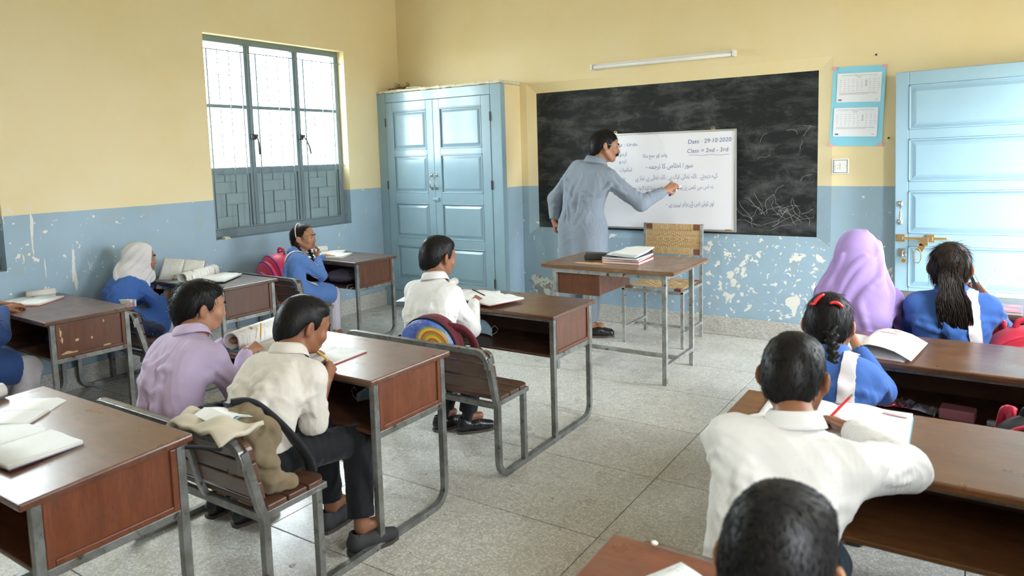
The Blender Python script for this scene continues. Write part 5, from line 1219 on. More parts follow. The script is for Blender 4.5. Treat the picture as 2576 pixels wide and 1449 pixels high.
def person(label, J, sc=1.0, h=.0045, shirt='whitecloth', bottom='trouser', skin='skin', hem='tuck', hands={}, hair=None, fwd=(0, 1, 0), up=(0, 0, 1), hs=1.0, seed=1,
           collar=True, eye=False, look=0, amp=.010, creases=1.0, gh=.0065, short={}, cuffs=True, sleeve=.92, skirt=None, legs=True, girth=.92, shoes=('shoe', 'sole'), socks=None, adult=False, shirt_name='shirt', bottom_name='trousers', trouser_amp=.008):
    A = {k: np.asarray(v, float) for k, v in J.items()}
    base = np.array((A['pel'][0], A['pel'][1], 0)); root = thing('person', label, 'person', tuple(base))
    pts = np.array([v for k, v in A.items() if 'toe' not in k]); lo = pts.min(0)-.17*sc; hi = pts.max(0)+.17*sc; lo[2] = max(lo[2], -.02); hi[2] = max(hi[2], A['head'][2]+.14*hs)
    H = Head(A['head'], fwd, up, hs); hipv = nrm(A['hipR']-A['hipL']); shv = nrm(A['shR']-A['shL'])
    spine = lambda t: lerp(lerp(A['pel'], A['waist'], t), lerp(A['waist'], A['neck'], t), t)
    sv = lambda t: nrm(lerp(hipv, shv, t))
    lv = [(0.0, .060, .086), (.18, .058, .080), (.36, .060, .078), (.54, .068, .080), (.70, .076, .078), (.84, .080, .062)]
    # ---- body
    S = SDF(lo, hi, h); r = sc
    for t, w, q in lv: S.cap(spine(t)-sv(t)*w*r*girth, spine(t)+sv(t)*w*r*girth, (q-.014)*r*girth, None, .04*r)
    S.cap(A['shL'], A['shR'], .040*r, None, .03*r); S.cap(A['neck'], spine(.84), .046*r, .05*r, .04*r)
    for s in 'LR':
        S.cap(A['sh'+s], A['el'+s], .037*r, .029*r, .02*r); S.cap(A['el'+s], A['wr'+s], .030*r, .0195*r, .012*r)
        if legs: S.cap(A['hip'+s], A['kn'+s], .064*r, .046*r, .03*r); S.cap(A['kn'+s], A['an'+s], .046*r, .028*r, .02*r); S.cap(A['an'+s], A['an'+s]+np.array((nrm(A['toe'+s])*.07*r)), .026*r, .022*r, .01)
    grip = {}
    for s in 'LR':
        if s in hands:
            k = dict(hands[s]); d = k.pop('d'); n = k.pop('n'); grip[s] = add_hand(S, A['wr'+s]+nrm(d)*.006, d, n, 1 if s == 'R' else -1, k.pop('s', sc), **k)
        else: S.cap(A['wr'+s], A['wr'+s]+nrm(A['wr'+s]-A['el'+s])*.07*r, .022*r, .018*r, .01)
    add_head(S, H, A['neck'], not adult)
    P, F, lab = S.mesh(); P = relax(P, F, 1, .4); body = mesh_obj('body', P, F, [skin, 'lips'], root, base, np.minimum(lab[F].max(1), 1) if True else None)
    if eye: eyes(H, root, look, base)
    # ---- top garment
    G = SDF(lo-.03, hi+.03, gh)
    for t, w, q in lv: G.cap(spine(t)-sv(t)*w*r*girth*1.05, spine(t)+sv(t)*w*r*girth*1.05, (q+.006)*r*girth, None, .05*r)
    G.cap(A['shL'], A['shR'], .046*r, None, .04*r); G.cap(A['neck']-.012*r*nrm(A['head']-A['neck']), spine(.80), .047*r, .062*r, .04*r)
    for s in 'LR':
        G.cap(A['neck']-np.array((0, 0, .012*r)), A['sh'+s], .036*r, .043*r, .03*r)
        e, w = A['el'+s], A['wr'+s]; d = nrm(w-e); L = np.linalg.norm(w-e)-short.get(s, 0); w = e+d*L; ce = e+d*(L-.006*r)
        G.cap(A['sh'+s], e, .056*r*sleeve, .050*r*sleeve, .03*r); G.cap(e, e+d*(L-.045*r), .051*r*sleeve, .039*r*sleeve, .02*r); G.cap(e+d*(L-.055*r), w+d*.02*r, .0315*r, .0305*r, .008*r)
        ext = np.full(3, .06*r); G.plane(ce, d, ce+d*.045*r-ext, ce+d*.045*r+ext); G.cap(ce-d*.016*r, ce+d*.03*r, .0245*r+short.get(s, 0)*.06, None, .002, 0, 'c')
    if skirt:      # seated kameez: panel over both thighs, cut at the hem
        for s in 'LR': G.cap(A['hip'+s], lerp(A['hip'+s], A['kn'+s], skirt['t']+.2), skirt.get('r', .088)*r, skirt.get('r1', .082)*r, .06*r)
        if skirt.get('mid', True): G.cap(A['pel'], lerp(lerp(A['hipL'], A['hipR'], .5), lerp(A['knL'], A['knR'], .5), skirt['t']+.2), .085*r, .085*r, .06*r)
        for f in skirt.get('extra', []): G.cap(*f)
        d = nrm(lerp(A['knL'], A['knR'], .5)-A['pel']) if 'n' not in skirt else nrm(skirt['n']); pp = lerp(lerp(A['hipL'], A['hipR'], .5), lerp(A['knL'], A['knR'], .5), skirt['t']) if 'p' not in skirt else np.asarray(skirt['p']); G.plane(pp, d, lo-.1, np.array((hi[0]+.1, hi[1]+.1, A['pel'][2]+.16)) if 'n' not in skirt else hi+.1)
    else:
        ax = nrm(spine(.25)-spine(0)); dz = .045 if hem == 'tuck' else -.035; G.plane(A['pel']+ax*dz*r, -ax, lo-.1, np.array((hi[0]+.1, hi[1]+.1, A['pel'][2]+.12)))
    rr = np.random.default_rng(seed); axu = nrm(A['neck']-A['pel']); fw_ = nrm(np.cross(axu, sv(.7))); nc = creases
    for i in range(int(6*nc)):
        x0 = rr.uniform(-.10, .10); x1 = x0*.35+rr.uniform(-.06, .06); t0, t1 = rr.uniform(.62, .82), rr.uniform(.12, .40); bw = rr.uniform(-.03, .03)
        G.ridge([spine(t0+(t1-t0)*q)+sv(.5)*(x0+(x1-x0)*q+bw*math.sin(PI*q))*r-fw_*.085*r for q in np.linspace(0, 1, 7)], rr.uniform(.005, .0075)*r, .022*r)
    for i in range(int(9*nc)):
        a = rr.uniform(-1.3, 1.3); b = a+rr.uniform(-.25, .25); d0 = -fw_*math.cos(a)+sv(0)*math.sin(a); d1 = -fw_*math.cos(b)+sv(.3)*math.sin(b); G.ridge([spine(.08+.22*q)+lerp(d0, d1, q)*.10*r for q in np.linspace(0, 1, 5)], .006*r, .014*r)
    for s in 'LR':
        e, w, s0 = A['el'+s], A['wr'+s], A['sh'+s]; inn = nrm(lerp(s0, w, .5)-e); ua = nrm(e-s0); la = nrm(w-e); pr = nrm(np.cross(ua, la)+1e-4)
        for i in range(int(4*nc)):
            o = (-.055+.036*i)*r; c = e+(ua*o if o < 0 else la*o); ax_ = ua if o < 0 else la; j = rr.uniform(-.02, .02)*r
            G.ridge([c+inn*.040*r*math.cos(q)+pr*.045*r*math.sin(q)+ax_*j*math.sin(q) for q in np.linspace(-1.5, 1.5, 7)], .0075*r, .012*r)
        sgn = 1 if s == 'R' else -1
        for i in range(int(4*nc)):
            t0 = rr.uniform(.0, .2); t1 = rr.uniform(.45, .8); a0 = rr.uniform(-2.6, -.4); a1 = a0+rr.uniform(-.9, .9); bx = nrm(np.cross(ua, fw_)); by = nrm(np.cross(bx, ua))
            G.ridge([lerp(s0, e, t0+(t1-t0)*q)+.05*r*(math.cos(a0+(a1-a0)*q)*bx*sgn+math.sin(a0+(a1-a0)*q)*by) for q in np.linspace(0, 1, 6)], .0075*r, .013*r)
        for i in range(int(3*nc)):      # pulls from the arm hole over the back
            q0 = lerp(s0, e, .18)-fw_*.03*r; q1 = spine(rr.uniform(.35, .7))+sv(.5)*sgn*rr.uniform(.0, .05)*r-fw_*.08*r; G.ridge([lerp(q0, q1, q)-np.array((0, 0, .02*math.sin(PI*q))) for q in np.linspace(0, 1, 6)], .006*r, .02*r)
    top, P, F, N = cloth_obj(shirt_name, G, shirt, root, base, seed, amp*r*.45)
    if collar:
        m = MB(); ax = nrm(A['head']-.25*np.asarray(H.f)*.1-A['neck']); ax = nrm(lerp(ax, (0, 0, 1), .4)); rt, fw, ax = frame(H.f*.6+np.array((0, 1, 0))*.4 if collar is True else collar, ax)
        c = A['neck']+ax*.004*r; prof = [(.052, -.016), (.050, .010), (.0505, .030), (.055, .036), (.062, .028), (.071, .006), (.074, -.004)]
        def fn(u, v):
            a = PI*.5+.16+u*(2*PI-.32); i = min(int(v*6), 5); f = v*6-i; rr = prof[i][0]*(1-f)+prof[i+1][0]*f; zz = prof[i][1]*(1-f)+prof[i+1][1]*f
            dip = -.022*max(0, math.sin(a))**2; q = c+r*(rr*math.cos(a)*rt+rr*1.06*math.sin(a)*fw+(zz+dip)*ax); return tuple(q)
        m.sheet(fn, 30, 6, .002); m.build('collar', shirt, root, True, 0, base)
    # ---- lower garment
    if legs:
        B = SDF(lo-.02, hi+.02, .008)
        B.cap(A['hipL'], A['hipR'], .082*r*girth, None, .04*r); B.cap(A['pel']+np.array((0, 0, .03*r)), A['pel']+np.array((0, 0, .07*r)), .072*r, .07*r, .05*r)
        for s_ in (-1, 1): B.cap(A['pel']+hipv*s_*.05*r, spine(.22)+hipv*s_*.055*r, .078*r, .074*r, .04*r)
        wide = 1.0; wide2 = 1.3 if bottom == 'shalwar' else 1.0
        for s in 'LR':
            B.cap(A['hip'+s], A['kn'+s], .076*r*wide, .060*r*wide, .03*r); B.cap(A['kn'+s], A['an'+s], .060*r*wide, .050*r*wide2, .02*r)
            d = nrm(A['an'+s]-A['kn'+s]); c = A['an'+s]-d*.035*r; ext = np.full(3, .085*r); B.plane(c, d, c+d*.05*r-ext, c+d*.05*r+ext)
        if hem == 'tuck': B.plane(spine(.2), spine(.3)-spine(.1), None, None)
        cloth_obj(bottom_name, B, bottom, root, base, seed+50, trouser_amp*r, (80, 80, 40))
        for s in 'LR':
            shoe(root, base, A['an'+s], A['toe'+s], sc, shoes[0], shoes[1], shoes[0] == 'shoe')
            if socks: m = MB(); m.tube([tuple(A['an'+s]-np.array((0, 0, .01))), tuple(lerp(A['an'+s], A['kn'+s], .5))], .032*r, 12, False, 0, .042*r); m.build('sock', socks, root, True, 0, base)
    hr = None
    if hair: hr = hair_cap(H, root, base, seed, **hair)
    return root, base, H, (P, F, N), A, grip, hr
def seat(x, y0, pelz=.462, lean=0.0, tw=0.0):
    """lower body of a pupil on the bench of the desk whose rear leg stands at y0"""
    p = np.array((x, y0-.385, pelz)); return dict(pel=p, hipL=p+(-.062, .01, -.005), hipR=p+(.062, .01, -.005), knL=np.array((x-.085, y0-.075, .415)), knR=np.array((x+.085, y0-.075, .415)),
        anL=np.array((x-.085, y0-.16, .085)), anR=np.array((x+.085, y0-.15, .085)), toeL=np.array((-.1, 1, 0)), toeR=np.array((.15, 1, 0)))
WRITE = dict(curl=(.75, .85, 1.0, 1.1), thumb=(1.2, .85), spread=.02)
REST = dict(curl=(.30, .34, .38, .42), thumb=(.5, .4), spread=.10)
# ---- centre desk
J = seat(2.80, -2.555); J.update(waist=(2.80, -2.98, .66), neck=(2.735, -2.815, .862), head=(2.700, -2.735, .972), shL=(2.612, -2.835, .795), shR=(2.862, -2.835, .790), elL=(2.53, -2.72, .62), elR=(2.905, -2.735, .60), wrL=(2.53, -2.545, .725), wrR=(2.805, -2.570, .708), knR=(2.86, -2.66, .42), anL=(2.67, -2.715, .085), anR=(2.815, -2.68, .085), toeL=(.35, 1, 0), toeR=(.75, .9, 0))
person('boy in a white shirt writing at the centre desk beside the galaxy bag', J, shirt='whitecloth', hands=dict(R=dict(d=(-.25, .95, .02), n=(.45, .2, .9), **WRITE), L=dict(d=(.3, .95, -.1), n=(-.2, 0, 1), **REST)), hair=dict(style='boy'), fwd=(.20, .97, -.22), hs=1.02, seed=11, h=.005, gh=.0052, socks='sock', skin='skin2')
# ---- two boys
J = seat(2.50, -3.782); J.update(waist=(2.49, -4.20, .65), neck=(2.455, -4.035, .812), head=(2.402, -3.955, .905), shL=(2.325, -4.06, .745), shR=(2.585, -4.035, .735), elL=(2.26, -3.93, .60), elR=(2.620, -3.955, .570), wrL=(2.33, -3.79, .715), wrR=(2.510, -3.825, .700))
person('boy in a lilac shirt turned towards the rolled textbook with a pencil', J, shirt='lilac', hem='out', hands=dict(R=dict(d=(-.15, .97, .05), n=(.55, .1, .85), **WRITE), L=dict(d=(.5, .8, -.1), n=(-.2, 0, 1), **REST)), hair=dict(style='boy', tuft=(-.85, -.5, .35), strands=1800, length=.03, flat=.09), fwd=(.28, .95, -.16), hs=1.03, seed=12, h=.005, gh=.0052, amp=.010, eye=True)
J = seat(2.985, -3.752); J.update(waist=(3.0, -4.17, .64), neck=(2.965, -3.965, .782), head=(2.942, -3.868, .868), shL=(2.845, -4.01, .715), shR=(3.105, -3.985, .720), elL=(2.79, -3.88, .60), elR=(3.085, -3.968, .540), wrL=(2.76, -3.77, .715), wrR=(3.060, -3.872, .668), knR=(3.09, -3.76, .40), knL=(2.93, -3.80, .42), anR=(3.175, -3.84, .095), anL=(2.94, -3.78, .09), toeR=(.35, 1, 0), toeL=(-.1, 1, 0))
person('boy in a cream shirt bending low over his notebook beside the khaki bag', J, shirt='cream', short=dict(R=.075), hands=dict(R=dict(d=(-.40, .72, .55), n=(.75, .30, .35), **WRITE), L=dict(d=(.5, .8, -.1), n=(-.2, 0, 1), **REST)), hair=dict(style='boy', length=.012, strands=500, vol=.99), fwd=(.26, .90, -.42), up=(.05, .25, .95), hs=1.05, seed=13, h=.005, gh=.0050, eye=True, shoes=('shoegrey', 'sole'), sleeve=1.0, skin='skin2')
# ---- girl in the white headscarf
J = seat(.335, -2.852); J.update(waist=(.34, -3.26, .63), neck=(.285, -3.105, .762), head=(.292, -3.03, .862), shL=(.165, -3.11, .69), shR=(.388, -3.105, .685), elL=(.12, -2.98, .56), elR=(.425, -2.985, .53), wrL=(.13, -2.83, .655), wrR=(.30, -2.845, .64))
rb, bb_, Hb, gb_, Ab, grb, hb_ = person('girl in a white headscarf and blue kameez holding up a notebook', J, sc=.95, shirt='blue', bottom='shalwar', shirt_name='kameez', bottom_name='shalwar', hands=dict(R=dict(d=(-.35, .85, .35), n=(.75, .35, .4), **WRITE), L=dict(d=(.2, .9, .3), n=(-.6, .3, .6), **REST)), fwd=(.52, .86, -.06), hs=.97, seed=14, collar=False, eye=True, look=.1, skirt=dict(t=.88, r=.094, r1=.086), h=.0055, girth=.86, sleeve=.88)
def headscarf(root, base, H, A, mat, seed, sc=1.0, back=None, drape=.13, open_=.0, lower=.03, name='headscarf', amp=.004, extra=(), folds_=()):
    q = H.s; S = SDF(np.minimum(H.c, A['neck'])-.30*sc, H.c+.22*sc, .006); E = lambda c, r, k=.02, mode='u': S.ell(H.p(*c), np.array(r)*q, H.M, k, 0, mode)
    E((0, -.020, .028), (.086, .104, .096)); E((0, .012, .0), (.082, .088, .105), .03); E((0, -.04, -.05), (.080, .080, .080), .03)
    S.cap(H.p(0, .022, -.105), A['neck']+np.array((0, 0, -.02)), .072*q, .098*q, .04)
    for s in 'LR': S.cap(A['neck']+np.array((0, 0, .0)), lerp(A['neck'], A['sh'+s], .72)+np.array((0, 0, .0)), .064*sc, .058*sc, .04)
    S.cap(A['neck'], A['neck']-nrm(A['head']-A['neck'])*drape+H.f*.02, .088*sc, .080*sc, .04)
    for e in extra: S.cap(*e)
    E((0, .092, -.004), (.060, .078, .086), .008, 'c'); S.plane(H.p(0, .058, .03), nrm(H.f*.95+H.u*-.05+H.u*.28), None, None) if open_ else None
    for z in (-.02, -.08): E((0, .02, z), (.066, .080, .075), .004, 'c') if z == -.02 else None
    for f in folds_: S.ridge([lerp(lerp(f[0], f[1], q), lerp(f[1], f[2], q), q) for q in np.linspace(0, 1, 26)], f[3], f[3]*1.6)
    P, F, lab = S.mesh(); P = relax(P, F, 1); N = vnormals(P, F); w = np.clip((H.c[2]+.06-P[:, 2])/.12, .25, 1)
    P = P+N*(amp*w*folds(P, seed, (26, 26, 20), 7))[:, None]
    return mesh_obj(name, P, F, [mat], root, base)
hp = Hb.p
headscarf(rb, bb_, Hb, Ab, 'scarf', 3, folds_=[(hp(.08, .03, .10), hp(.10, -.06, .02), hp(.06, -.10, -.09), .009), (hp(.08, .05, .05), hp(.11, -.02, -.03), hp(.07, -.09, -.13), .010), (hp(.075, .05, -.03), hp(.11, -.02, -.08), hp(.09, -.09, -.16), .010), (hp(.06, .06, -.08), hp(.11, .0, -.13), hp(.10, -.09, -.20), .011), (hp(.03, .07, -.10), hp(.10, .03, -.17), hp(.12, -.05, -.22), .010), (hp(.0, .08, -.12), hp(.07, .07, -.19), hp(.12, .0, -.25), .010), (hp(.05, -.02, .12), hp(.09, -.09, .06), hp(.03, -.13, -.04), .008), (hp(.0, -.12, .0), hp(.06, -.13, -.09), hp(.10, -.10, -.17), .010)])
hair_cap(Hb, rb, bb_, 5, style='girl', strands=0)
nb_ = open_book('notebook', 'notebook held upright by the girl in the white headscarf', 'notebook', (.315, -2.795, .605), .25, .15, .235, .003, .004, ('page', 'page'), 'coverred', .004); nb_.rotation_euler = (math.radians(62), math.radians(6), math.radians(34))
pencil('pencil', 'yellow pencil in the hand of the girl in the white headscarf', (.225, -2.745, .69), (.30, -2.80, .715), .0034)
# ---- girl in light blue with braids
J = seat(.60, -1.60); J.update(waist=(.61, -2.02, .64), neck=(.575, -1.925, .785), head=(.612, -1.875, .892), shL=(.50, -1.83, .715), shR=(.690, -1.965, .715), elL=(.47, -1.68, .63), elR=(.715, -1.80, .585), wrL=(.52, -1.58, .705), wrR=(.575, -1.715, .705), knR=(.70, -1.67, .41), anR=(.70, -1.70, .085))
rc, bc, Hc, gc, Ac, grc, hc = person('girl in light blue with braids biting her pencil beside the pink backpack', J, sc=.95, shirt='bluepale', bottom='shalwar', shirt_name='kameez', bottom_name='shalwar', hands=dict(R=dict(d=(-.15, .35, .9), n=(.6, .75, -.2), **WRITE), L=dict(d=(.6, .5, -.1), n=(0, .1, 1), **REST)), hair=dict(style='girl', mat='hairb', strands=900, length=.05), fwd=(.93, .40, .0), hs=.97, seed=15, eye=True, look=.1, skirt=dict(t=.93, r=.092, r1=.084), h=.005, girth=.84, sleeve=.86)
def braid(root, base, pts, r, mat='hair', tie=None, tuft=.05, name='braid'):
    P = [np.asarray(p, float) for p in pts]; L = [0]+list(np.cumsum([np.linalg.norm(b-a) for a, b in zip(P, P[1:])])); T = L[-1]; S = SDF(np.min(P, 0)-.05, np.max(P, 0)+.05, .003); n = int(T/(r*.75))
    at = lambda s: np.array([np.interp(s, L, [p[i] for p in P]) for i in range(3)])
    for i in range(n):
        s = T*i/n; c = at(s); d = nrm(at(min(T, s+.01))-at(max(0, s-.01))); sd = nrm(np.cross(d, (.3, -1, .1))); fr = np.cross(sd, d); g = (-1, 1)[i % 2]; rr = r*(1-.35*i/n)
        S.cap(c+sd*g*rr*.75-d*rr*.4, c-sd*g*rr*.10+d*rr*.7+fr*rr*.1, rr*.62, rr*.55, .004)
    P2, F2, lab = S.mesh(); N2 = vnormals(P2, F2); P2 = P2+N2*(.0012*folds(P2, 3, (120, 120, 60), 5))[:, None]
    o = mesh_obj(name, P2, F2, [mat], root, base); e = at(T); d = nrm(at(T)-at(T-.02))
    if tie: m = MB(); m.tube([e-d*.010, e+d*.008], r*.62, 10); m.ell(tuple(e+np.array((.003, -.006, 0))), (r*.6, r*.5, r*.5), None, 10, 6); m.build('hair_tie', tie, o, True, 0, base)
    m = MB(); rr_ = np.random.default_rng(4)
    for k in range(40): q = e+d*tuft*rr_.uniform(.6, 1.1)+rr_.normal(size=3)*.006; m.tube([e+rr_.normal(size=3)*.004, lerp(e, q, .5)+rr_.normal(size=3)*.003, q], .0016, 4, False, 0, .0005)
    m.build('braid_end', mat, o, True, 0, base); return o
braid(rc, bc, [Hc.p(.055, -.055, .02), Hc.p(.068, -.035, -.04), Hc.p(.072, -.01, -.09), Hc.p(.066, .03, -.15), Hc.p(.05, .05, -.22), Hc.p(.045, .055, -.26)], .017, 'hairb', 'redmark')
braid(rc, bc, [Hc.p(-.055, -.055, .02), Hc.p(-.068, -.035, -.04), Hc.p(-.072, -.01, -.09), Hc.p(-.066, .03, -.15), Hc.p(-.05, .05, -.22)], .017, 'hairb', 'redmark')
m = MB(); m.rect([Hc.p(.083*math.cos(a), -.028-.015*math.sin(a), .028+.092*math.sin(a)) for a in np.linspace(-.35, PI+.35, 22)], .012, .003, tuple(Hc.f)); m.build('hair_band', 'scarf', rc, True, 0, bc)
band('sash', *gc, lambda C, N: (np.abs((C-Ac['shR'])@nrm(Ac['shR']-Ac['shL'])+.045) < .020) & (C[:, 2] > .50) & ((N@np.array((-.58, -.81, 0)) > .1) | (N[:, 2] > .6)) & (C[:, 1] < -1.85), .004, 'sash', rc, bc)
pencil('pencil', 'dark pencil held to the mouth of the girl in light blue', Hc.p(.015, .100, -.058), (.565, -1.685, .752), .0034, 'black')
# ---- pupil at the left edge
J = seat(.60, -3.885); J.update(waist=(.60, -4.30, .64), neck=(.55, -4.16, .80), head=(.53, -4.09, .905), shL=(.43, -4.17, .725), shR=(.665, -4.16, .725), elL=(.36, -4.04, .60), elR=(.66, -4.04, .60), wrL=(.30, -3.90, .715), wrR=(.462, -3.945, .715), knR=(.70, -3.93, .40), anR=(.72, -4.02, .085))
person('pupil in a navy kameez at the left edge, only hand and lap in view', J, shirt='navy', bottom='shalwar', shirt_name='kameez', bottom_name='shalwar', hands=dict(R=dict(d=(-.35, .9, -.05), n=(.2, .1, .95), **REST), L=dict(d=(.5, .8, -.1), n=(-.2, 0, 1), **REST)), hair=dict(style='boy'), fwd=(.1, .99, -.2), seed=16, skirt=dict(t=.86, r=.095, r1=.092), h=.005, skin='skin2')
# ---- back right pair
J = seat(4.65, -1.575); J.update(waist=(4.65, -1.99, .66), neck=(4.645, -1.90, .845), head=(4.636, -1.845, .960), shL=(4.505, -1.92, .775), shR=(4.785, -1.92, .775), elL=(4.45, -1.77, .62), elR=(4.86, -1.78, .60), wrL=(4.55, -1.60, .71), wrR=(4.78, -1.60, .71))
rg, bg_, Hg, gg, Ag, _, _ = person('girl in a long lilac headscarf seen from behind', J, sc=1.03, shirt='violet', bottom='shalwar', shirt_name='kameez', bottom_name='shalwar', hands=dict(R=dict(d=(-.1, .9, .2), n=(.5, 0, .8), **REST)), fwd=(-.06, 1, -.12), hs=1.10, seed=17, collar=False, skirt=dict(t=.8), h=.006)
headscarf(rg, bg_, Hg, Ag, 'lilscarf', 8, 1.08, drape=.16, amp=.004, folds_=[(Hg.p(a, -.02, .12-abs(a)), Hg.p(a*1.2-.05, -.12, .0), Hg.p(a*1.4-.16, -.14, -.20), w_) for a, w_ in ((.06, .012), (.02, .010), (-.02, .009))]+[(Hg.p(.07, -.03, .06), Hg.p(.09, -.12, -.05), Hg.p(.01, -.15, -.34), .014), (Hg.p(.08, .0, .02), Hg.p(.13, -.10, -.10), Hg.p(.10, -.14, -.30), .013), (Hg.p(.05, -.06, .05), Hg.p(.04, -.13, -.06), Hg.p(-.08, -.15, -.30), .012), (Hg.p(-.05, -.05, .0), Hg.p(-.10, -.10, -.10), Hg.p(-.19, -.11, -.26), .012), (Hg.p(-.08, .0, .0), Hg.p(-.13, -.05, -.12), Hg.p(-.20, -.06, -.25), .011)], extra=[(Hg.p(0, -.06, .0), (4.66, -2.03, .66), .080, .085, .05), (Hg.p(.02, -.06, -.03), (4.73, -2.03, .70), .070, .075, .05), (Hg.p(-.02, -.06, -.03), (4.57, -2.02, .70), .070, .075, .05), ((4.56, -1.97, .80), (4.53, -1.98, .66), .075, .075, .04), ((4.72, -1.98, .80), (4.68, -2.045, .60), .065, .05, .04)])
J = seat(5.04, -1.575); J.update(waist=(5.04, -1.99, .65), neck=(5.035, -1.93, .825), head=(5.026, -1.885, .935), shL=(4.905, -1.96, .765), shR=(5.170, -1.95, .775), elL=(4.85, -1.80, .62), elR=(5.23, -1.80, .64), wrL=(4.93, -1.62, .70), wrR=(5.175, -1.70, .775))
rp, bp_, Hp, gp, Ap, _, _ = person('girl with a long brown ponytail, blue kameez and white sash', J, sc=1.02, shirt='blue', bottom='shalwar', shirt_name='kameez', bottom_name='shalwar', hands=dict(R=dict(d=(-.55, .4, .55), n=(.5, .5, .5), **WRITE)), hair=dict(style='girl', mat='hairb', strands=1300, length=.06), fwd=(.10, 1, -.10), hs=1.06, seed=18, skirt=dict(t=.8), h=.0055, skin='skin2')
band('sash', *gp, lambda C, N: (((C-Ap['neck'])@nrm(Ap['shR']-Ap['shL'])) > .050+.10*(.78-C[:, 2])*.5) & (((C-Ap['neck'])@nrm(Ap['shR']-Ap['shL'])) < .108+.02*(.78-C[:, 2])) & (C[:, 2] > .45) & (C[:, 1] < -1.86), .004, 'sash', rp, bp_)
m = MB(); r_ = np.random.default_rng(9)
for k in range(520):
    a0 = Hp.p(r_.normal()*.022, -.098+abs(r_.normal())*.01, .030+r_.normal()*.012); x_ = float(np.clip(r_.normal()*.021, -.036, .036)); pts = [a0]
    for t in np.linspace(.15, 1, 8): pts.append(np.array((5.026+.045*t+(x_*(1.7 if t > .3 else 1.2))+.006*math.sin(8*t+k*.05), -2.005-.030*math.sin(PI*t)-.012*r_.random()-.035*t, .945-.34*t*r_.uniform(.93, 1.05))))
    m.tube(pts, .0024, 3, False, 0, .0008)
m.build('ponytail', 'hairb', rp, True, 0, bp_)
m = MB(); m.rect([Hp.p(.078, -.01, -.03), Hp.p(.100, .0, -.085), Hp.p(.128, .005, -.112), Hp.p(.112, .008, -.128), Hp.p(.060, .02, -.165)], .014, .003, (0, 1, 0)); m.tube([Hp.p(.082, .0, -.01), Hp.p(.115, .0, -.07), Hp.p(.130, .005, -.105)], .0012, 5); m.build('mask_strap', 'black', rp, False, 0, bp_)
pencil('pencil', 'pale pencil held up by the ponytail girl', (5.150, -1.635, .79), (5.205, -1.63, .905), .0042, 'plastic')
# ---- girl with red clips
J = seat(4.69, -2.655); J.update(waist=(4.69, -3.07, .62), neck=(4.692, -2.935, .745), head=(4.671, -2.855, .838), shL=(4.575, -2.97, .685), shR=(4.812, -2.965, .685), elL=(4.53, -2.80, .62), elR=(4.85, -2.80, .60), wrL=(4.60, -2.68, .71), wrR=(4.75, -2.66, .71))
rh, bh, Hh, gh, Ah, _, _ = person('girl with red hair clips and one long braid bending over the right middle desk', J, sc=1.0, shirt='blue', bottom='shalwar', shirt_name='kameez', bottom_name='shalwar', hands=dict(), hair=dict(style='girl', strands=700, length=.05, vol=1.02), fwd=(-.02, .92, -.38), up=(0, .38, .92), hs=1.06, seed=19, skirt=dict(t=.8), h=.006)
band('sash', *gh, lambda C, N: (((C-Ah['neck'])@nrm(Ah['shR']-Ah['shL'])) > .040) & (((C-Ah['neck'])@nrm(Ah['shR']-Ah['shL'])) < .103) & (C[:, 2] > .45) & (C[:, 1] < -2.93), .004, 'sash', rh, bh)
braid(rh, bh, [Hh.p(.02, -.10, -.03), Hh.p(.03, -.105, -.07), (4.722, -3.045, .725), (4.725, -3.055, .68)], .021, 'hair', 'red', .085)
for x0, x1, y0, y1 in ((-.050, -.010, -.108, -.088), (.014, .054, -.110, -.088)):
    m = MB(); pts = []
    for t in np.linspace(0, 1, 7):
        x, y = x0+(x1-x0)*t, y0+(y1-y0)*t; zz = .026+.094*math.sqrt(max(.05, 1-(x/.082)**2-((y+.014)/.102)**2)); pts.append(Hh.p(x, y-.004, zz+.004))
    m.tube(pts, .0055, 8, False, 0, lambda t: .0045+.0022*math.sin(PI*t)); m.build('hair_clip', 'red', rh, True, 0, bh)
# ---- bowed boy in white on the right
J = seat(4.735, -3.685); J.update(waist=(4.75, -4.10, .66), neck=(4.770, -3.905, .825), head=(4.742, -3.79, .913), shL=(4.630, -3.955, .782), shR=(4.905, -3.935, .755), elL=(4.575, -3.80, .71), elR=(5.000, -3.745, .705), wrL=(4.69, -3.60, .72), wrR=(4.845, -3.575, .722))
person('boy in a white shirt bowed over the copybook on the right with a red pencil', J, sc=1.0, shirt='whitecloth', bottom='jeans', hands=dict(R=dict(d=(-.75, .65, -.02), n=(.1, .25, .95), **WRITE), L=dict(d=(.6, .7, -.1), n=(-.2, 0, 1), **REST)), hair=dict(style='boy', strands=900), fwd=(-.03, .93, -.36), up=(0, .36, .93), hs=1.02, seed=20, sleeve=1.1, amp=.012, h=.0055, gh=.0055, skin='skin2')
# ---- nearest boy
J = seat(4.985, -4.775); J.update(waist=(4.985, -5.16, .66), neck=(4.95, -4.86, .838), head=(4.927, -4.745, .950), shL=(4.835, -4.95, .775), shR=(5.095, -4.95, .775), elL=(4.78, -4.90, .70), elR=(5.16, -4.90, .70), wrL=(4.83, -4.78, .71), wrR=(5.12, -4.78, .71))
person('nearest boy, only the back of his head and ears in view at the bottom', J, sc=1.02, shirt='whitecloth', hands=dict(), hair=dict(style='boy', strands=2500, length=.014), fwd=(.04, .96, -.25), up=(0, .25, .96), hs=.96, seed=21, h=.0055, creases=0)
